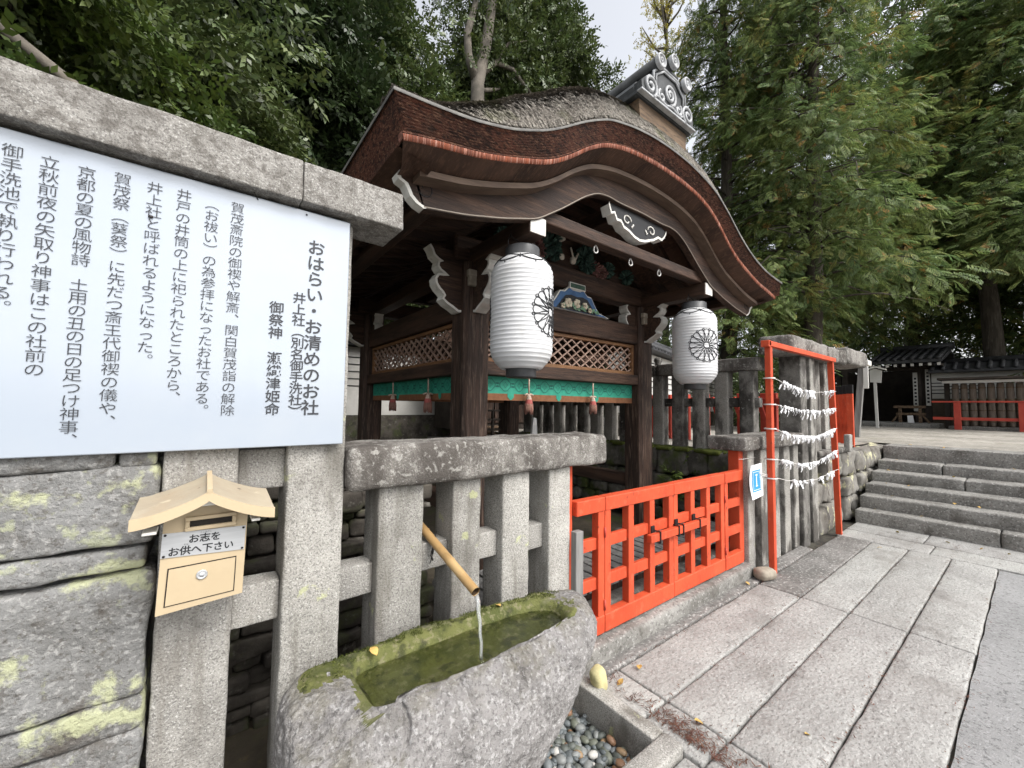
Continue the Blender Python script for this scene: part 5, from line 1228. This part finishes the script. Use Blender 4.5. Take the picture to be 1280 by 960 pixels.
SPR=[sprig(7,.34,.17,s) for s in range(4)]; FRO=[frond(s) for s in range(4)]
def foliage(name,pos,dirs,scales,tmpls,mt,parent,base,roll=.5,seed=1):
    rg=np.random.default_rng(seed); idx=rg.integers(0,len(tmpls),len(pos)); out=[]
    for k,t in enumerate(tmpls):
        s=idx==k
        if s.any(): out.append(place(t,pos[s],frame_mats(dirs[s],roll,rg),scales[s]))
    v=np.concatenate(out); return bigmesh(name,v,len(v)//4,4,mt,parent,base)
def trunk_path(p0,p1,n,wob,rd):
    p0,p1=Vector(p0),Vector(p1); return [p0+(p1-p0)*(i/n)+Vector((rd.gauss(0,wob),rd.gauss(0,wob),0))*(1 if 0<i<n else 0) for i in range(n+1)]
def broad_tree(label,base,H,crown_c,crown_r,nclump,nper,leaf,seed,mt=None,bark=None,tr=.22,lean=(0,0),zmin=None,group=None,clr=.85,limbs=7):
    rd=random.Random(seed); rg=np.random.default_rng(seed); B=Vector(base); t=thing('broadleaf_tree',label,'tree',base,group)
    top=Vector((B.x+lean[0],B.y+lean[1],B.z+H)); m=MB(); P=trunk_path(base,top,8,.12,rd); m.tube(P,[tr*(1-.75*i/8) for i in range(9)],10)
    cc=np.array(crown_c); cr=np.array(crown_r)
    cl=rg.normal(size=(nclump,3)); cl/=np.linalg.norm(cl,axis=1)[:,None]; cl*=rg.uniform(.35,1,(nclump,1))**.5; cl=cc+cl*cr
    if zmin is not None: cl=cl[cl[:,2]>zmin]
    for k in range(min(limbs*3,len(cl))):
        q=Vector(cl[k]); s=P[rd.randint(3,7)]; mid=s.lerp(q,.5)+Vector((rd.gauss(0,.2),rd.gauss(0,.2),rd.uniform(-.1,.4))); m.tube([s,mid,q],[tr*.38,tr*.22,.02],7)
    part('trunk',m,bark or M_trunk,t)
    pos=[];dr=[]
    for c in cl:
        n=int(nper*rd.uniform(.6,1.4)); d=rg.normal(size=(n,3)); d/=np.linalg.norm(d,axis=1)[:,None]; r=rg.uniform(0,1,(n,1))**.45
        e=np.array((1,1,.62))*clr*rd.uniform(.7,1.25)
        pos.append(c+d*r*e); dd=d*.9+rg.normal(size=(n,3))*.5+np.array((0,0,-.15)); dr.append(dd)
    pos=np.concatenate(pos); dr=np.concatenate(dr)
    foliage('crown',pos,dr,leaf*rg.uniform(.75,1.3,len(pos)),SPR,mt or M_leaf,t,base,.6,seed); return t
def cypress(label,base,H,R,zlow,seed,nb=70,fr=.55,dens=26,tr=.28,group=None,side=None):
    rd=random.Random(seed); rg=np.random.default_rng(seed); B=Vector(base); t=thing('cypress_tree',label,'tree',base,group)
    m=MB(); P=trunk_path(base,(B.x+rd.uniform(-.3,.3),B.y+rd.uniform(-.3,.3),B.z+H),8,.06,rd); m.tube(P,[tr*(1-.85*i/8) for i in range(9)],10)
    pos=[];dr=[]
    for k in range(nb):
        z=zlow+(H-.3-zlow)*(k+rd.random())/nb; f=z/H; L=R*(1-f)**.6*rd.uniform(.65,1.1)+.25; a=k*2.4+rd.uniform(-.5,.5)
        s=B+Vector((0,0,z)); d=Vector((math.cos(a),math.sin(a),0)); pts=[]
        for i in range(6):
            u=i/5; pts.append(s+d*L*u+Vector((rd.gauss(0,.05)*i,rd.gauss(0,.05)*i,L*(.18*u-.42*u*u*u))))
        m.tube(pts,[.05*(1-f)+.02,.035,.028,.02,.012,.006],5)
        n=max(6,int(dens*L))
        for _ in range(n):
            u=rd.uniform(.22,1.02)**.8; i=min(4,int(u*5)); p=pts[i].lerp(pts[i+1],u*5-i if u<1 else 1.0)
            if mnoise.noise(p*.75+Vector((seed,0,0)))+.35*mnoise.noise(p*2.1)<-.15: continue
            sp=(1-u*.55)*L*.22; off=Vector((rd.gauss(0,sp),rd.gauss(0,sp),rd.gauss(-.08,.16)))
            pos.append(tuple(p+off)); o=(off*1.2+d*.45+Vector((rd.gauss(0,.25),rd.gauss(0,.25),-.30+rd.gauss(0,.2)))); dr.append(tuple(o))
    part('trunk',m,M_trunk,t)
    pos=np.array(pos); dr=np.array(dr); foliage('foliage',pos,dr,fr*rg.uniform(.6,1.25,len(pos)),FRO,M_cyp,t,base,.35,seed); return t
# grove behind the sign and the pavilion
broad_tree('dark evergreen tree hanging over the left end of the granite coping',(-3.2,6.6,0),7,(-2.2,6.0,5.6),(2.8,2.2,2.6),60,460,.25,1,M_leaf,zmin=2.6)
broad_tree('evergreen broadleaf with glossy leaves behind the middle of the sign',(.4,8.6,0),9,(.5,8.2,6.2),(2.6,2.0,3.6),70,330,.32,2,M_leafd,zmin=2.4)
broad_tree('evergreen broadleaf just left of the pavilion roof corner',(3.0,9.8,0),11,(2.6,9.6,7.4),(2.2,1.8,4.2),70,300,.33,3,M_leaf,zmin=2.6)
broad_tree('tall dark evergreen behind the pavilion roof ridge',(9.5,12.5,.9),14,(8.6,12.2,11.0),(2.8,2.2,5.0),70,240,.38,5,M_leafd,zmin=3)
broad_tree('loose evergreen right of the forked trunk, thin against the sky',(8.0,10.5,.9),13,(8.7,10.2,11.2),(2.9,1.8,4.8),96,150,.34,6,M_leaf,zmin=4)
broad_tree('far dark evergreen filling the grove behind the sign',(-1.5,13,0),12,(-1.0,13,7.5),(4.0,2,5.5),80,260,.45,7,M_leafd,zmin=1.5)
broad_tree('far dark evergreen behind the left roof corner',(5.0,15,0),13,(4.5,15,8.5),(3.6,2,5.2),70,220,.48,8,M_leafd,zmin=2)
broad_tree('young leafy bush tree with pale green leaves above the coping',(-1.8,4.4,0),3.6,(-1.15,4.1,3.75),(1.25,.9,.75),24,260,.18,9,M_leafy,zmin=2.9,tr=.08,clr=.5,limbs=3)
# forked pale trunk
t=thing('forked_tree','pale forked bare trunk rising behind the pavilion roof','tree',(5.55,9.0,0))
m=MB(); m.tube([(5.5,9,0),(5.55,9,5),(5.57,9,9.4),(5.56,9,10.3),(5.85,9,11.8),(6.05,9,13.4),(6.2,9.1,15)],[.30,.26,.20,.18,.15,.12,.06],10)
m.tube([(5.56,9,10.2),(5.25,9,10.9),(5.2,9,11.5),(5.5,9.1,12.6),(5.75,9.2,14)],[.13,.11,.10,.08,.05],8)
m.tube([(5.6,9,10.5),(6.1,8.9,11.1),(6.6,8.8,11.1),(7.2,8.7,10.6),(7.5,8.6,10.0)],[.08,.07,.06,.05,.02],7)
m.tube([(6.1,8.9,11.1),(6.5,8.9,11.9),(7.4,9,12.6)],[.05,.04,.015],6); m.tube([(5.6,9,10.1),(6.3,9.2,10.6),(7.2,9.4,11.4)],[.06,.05,.02],6)
part('trunk',m,M_trunkl,t)
rg=np.random.default_rng(3); n=2600; pos=np.array((6.2,9.4,13.6))+np.clip(rg.normal(size=(n,3)),-1.9,1.9)*np.array((1.0,.8,1.5)); foliage('crown',pos,rg.normal(size=(n,3)),.3*rg.uniform(.7,1.3,n),SPR,M_leaf,t,(5.55,9,0),.6,4)
# slanting bare limb upper left
t=thing('leaning_tree','bare slanting limb of a leaning tree at the upper left','tree',(-.2,4.1,0))
m=MB(); m.tube([(-.28,3.9,1.9),(-.45,3.65,3.12),(-.74,3.6,3.47),(-1.04,3.58,3.66),(-1.7,3.6,4.05)],[.055,.04,.036,.034,.025],8); m.tube([(-.2,4.1,0),(-.28,3.9,1.9)],[.07,.055],8); part('trunk',m,M_trunkl,t)
# cypresses to the right
cypress('tall cypress just right of the pavilion roof, nearest the ridge ornament',(13.6,6.0,.95),18,2.9,1.6,21,105,.40,50)
cypress('cypress behind the fortune frame with low sweeping branches',(13.8,3.9,.95),17,3.5,3.3,22,105,.40,50)
cypress('broad cypress with thick trunk beside the barrel rack',(21.9,.85,.95),17,6.6,5.0,23,135,.55,52,.30)
cypress('cypress beyond the right plaster wall, between two nearer ones',(17.2,5.6,.95),20,3.8,4.4,24,95,.5,34)
cypress('far cypress rising behind the gatehouse roof',(26,3.5,.95),24,5.0,3.5,26,90,1.0,13)
cypress('far cypress behind the barrel rack at the right edge',(26,-3.0,.95),22,5.0,3.2,27,90,1.0,15)
# bare yellowing tree against the sky
t=thing('yellowing_tree','thin yellow-leaved tree against the pale sky behind the ridge ornament','tree',(14.6,9.0,.95))
rd=random.Random(8); m=MB(); 
m.tube(trunk_path((14.6,9.0,.95),(14.9,9.0,19),8,.15,rd),[.16*(1-.09*i) for i in range(9)],8)
pos=[]
for k in range(34):
    z=rd.uniform(11,18.5); a=rd.uniform(0,6.28); L=rd.uniform(.6,1.5); p=Vector((14.8,9.0,z)); q=p+Vector((math.cos(a)*L,math.sin(a)*L,L*1.1)); m.tube([p,p.lerp(q,.5)+Vector((0,0,-.2)),q],[.06,.04,.015],5)
    for _ in range(26): s=p.lerp(q,rd.uniform(.4,1.1)); pos.append((s.x+rd.gauss(0,.25),s.y+rd.gauss(0,.25),s.z+rd.gauss(0,.25)))
part('trunk',m,M_trunkl,t); pos=np.array(pos); foliage('crown',pos,np.random.default_rng(2).normal(size=pos.shape),np.full(len(pos),.26),SPR,M_yel,t,(14.6,9.0,.95),.6,5)
# the grove beyond
rg=np.random.default_rng(9); pos=[]
for (x0,x1,y0,y1,zt,n) in ((-16,-3,12,18,9,9000),(-2,9,17,21,9,9000),(10,24,14,18,6,7000),(28,34,-12,12,10,13000)):
    p=np.stack([rg.uniform(x0,x1,n),rg.uniform(y0,y1,n),.5+zt*rg.uniform(0,1,n)**1.3],1); pos.append(p)
pos=np.concatenate(pos); o=foliage('far_grove',pos,rg.normal(size=pos.shape),.62*rg.uniform(.6,1.3,len(pos)),SPR,M_leafd,None,(10,16,0),.6,6); tag(o,'dark undergrowth of the grove far behind everything','grove',kind='stuff')
# shrubs along the foot of the grove
for i,(x,y,z,r,lb) in enumerate(((-3.5,8.8,0,1.6,'dark shrub low behind the left end of the sign'),(-.8,9.3,0,1.5,'dark shrub behind the lettered part of the sign'),(2.2,10.6,0,1.5,'dark shrub behind the left rear pillar'),(10.5,7.2,.95,1.5,'green shrub behind the right plaster wall'),(11.6,4.2,.95,1.1,'low green shrub just beyond the fortune frame'),(16.0,8.6,.95,2.0,'dense green shrub left of the gatehouse'),(23.9,.5,.95,1.6,'shrub behind the white wall by the thick cypress trunk'))):
    rg=np.random.default_rng(40+i); n=int(700*r*r); d=rg.normal(size=(n,3)); d/=np.linalg.norm(d,axis=1)[:,None]; pos=np.array((x,y,z+r*.75))+d*(rg.uniform(.3,1,(n,1))**.5)*np.array((r,r*.8,r*.95))
    pos[:,2]=np.maximum(pos[:,2],z+.05); t=thing('shrub',lb,'shrub',(x,y,z)); m=MB()
    for k in range(6): m.tube([(x,y,z),(x+rg.normal()*r*.3,y+rg.normal()*r*.3,z+r)],[.03,.01],5)
    part('stems',m,M_trunk,t); foliage('leaves',pos,d+rg.normal(size=(n,3))*.5,.30*rg.uniform(.7,1.3,n),SPR,M_leafd if i<3 else M_leaf,t,(x,y,z),.6,i)
# small leafy weed on the wall, moss on the terrace edge
rg=np.random.default_rng(77); pos=np.array((4.72,2.75,.55))+rg.normal(size=(26,3))*np.array((.06,.10,.10)); o=foliage('wall_weed',pos,rg.normal(size=pos.shape)+np.array((-.6,-.6,.2)),.2*rg.uniform(.7,1.2,26),SPR,M_leafy,None,(4.8,2.75,.5),.5,3); tag(o,'bright green weed growing from the mossy wall behind the gate','weed')
m=MB()
for i in range(60):
    y=1.9+4.4*random.random(); m.rock(4.95+random.random()*.25,y,.965,.14+.1*random.random(),.2,.05,.02,.012,.04,i,9)
single('moss',m,M_moss,'green moss cushions along the top of the low rubble wall','moss',(5.05,4,.95),kind='stuff')
# dead needles swept against the kerb
m=MB(); rn=random.Random(31)
for i in range(520):
    x=1.79+abs(rn.gauss(0,.06)); y=1.02+rn.gauss(0,.13) if rn.random()<.7 else rn.uniform(.6,1.5); a=rn.uniform(0,3.14); L=rn.uniform(.006,.022); dx,dy=math.cos(a)*L,math.sin(a)*L; w=rn.uniform(.0012,.0035); z=.006+rn.random()*.006
    m.add([(x-dx-w*math.sin(a),y-dy+w*math.cos(a),z),(x-dx+w*math.sin(a),y-dy-w*math.cos(a),z),(x+dx,y+dy,z+rn.uniform(0,.006))],[(0,1,2)])
for i in range(1500):
    row=rn.choice((1.52,1.213,.908,.592,.285)); x=rn.uniform(1.8,6.8); y=row+rn.gauss(0,.02); a=rn.uniform(0,3.14); L=rn.uniform(.003,.012); w=rn.uniform(.001,.004); dx,dy=math.cos(a)*L,math.sin(a)*L; z=.004+rn.random()*.004
    m.add([(x-dx-w*math.sin(a),y-dy+w*math.cos(a),z),(x-dx+w*math.sin(a),y-dy-w*math.cos(a),z),(x+dx,y+dy,z+.002)],[(0,1,2)])
single('needle_litter',m,M_needle,'brown dead needles swept against the kerb and along the paving joints','leaf litter',(1.9,1,0),kind='stuff')
# fallen leaves
LV_=MB(); 
def fleaf(s,seed):
    q=random.Random(seed); m=MB(); L=.05*s; n=6; up=[];dn=[]
    for i in range(n+1):
        u=i/n; w=L*.38*math.sin(math.pi*min(1,u*.97+.02))**.8; z=.006+.012*math.sin(u*2.5+seed)*s
        up.append((L*(u-.5),w,z+.006*s)); dn.append((L*(u-.5),-w,z+.004*s))
    mid=[(a[0],0,a[2]-.004) for a in up]; m.grid([up,mid,dn]); m.grid([[(p[0],p[1],p[2]-.0012) for p in r] for r in (dn,mid,up)])
    me=bpy.data.meshes.new('fallen_leaf'); me.from_pydata(m.v,[],m.f); me.materials.append(M_leafgold); return me
lm=[fleaf(1,i) for i in range(4)]
lv=[]
for i,(x,y) in enumerate(((1.93,1.03),(2.28,.70),(2.05,1.44),(3.75,1.56),(1.86,1.43),(5.9,1.1))): lv.append((x,y,.004,'on the paving slabs'))
for i in range(26):
    k=i%6; y=random.uniform(-.6,1.45); lv.append((SX[k]+random.uniform(.08,.28),y,SZ[k]+.004,'on the granite steps'))
for i in range(5): lv.append((6.75+random.uniform(0,.25),random.uniform(-.2,1.3),.006,'at the foot of the steps'))
for x,y,z in ((.53,1.50,.592),(1.10,1.52,.59)): lv.append((x,y,z,'on the mossy trough rim'))
for x,y,z,wh in lv:
    o=bpy.data.objects.new('fallen_leaf',random.choice(lm)); COL.objects.link(o); o.location=(x,y,z); o.rotation_euler=(random.uniform(-.2,.2),random.uniform(-.2,.2),random.uniform(0,6.28)); s=random.uniform(.5,.95); o.scale=(s,s,s)
    tag(o,f'small yellow fallen leaf lying {wh}','leaf',f'fallen leaves {wh}')
for o in list(bpy.data.objects):
    if o.users_collection==(): bpy.data.objects.remove(o)
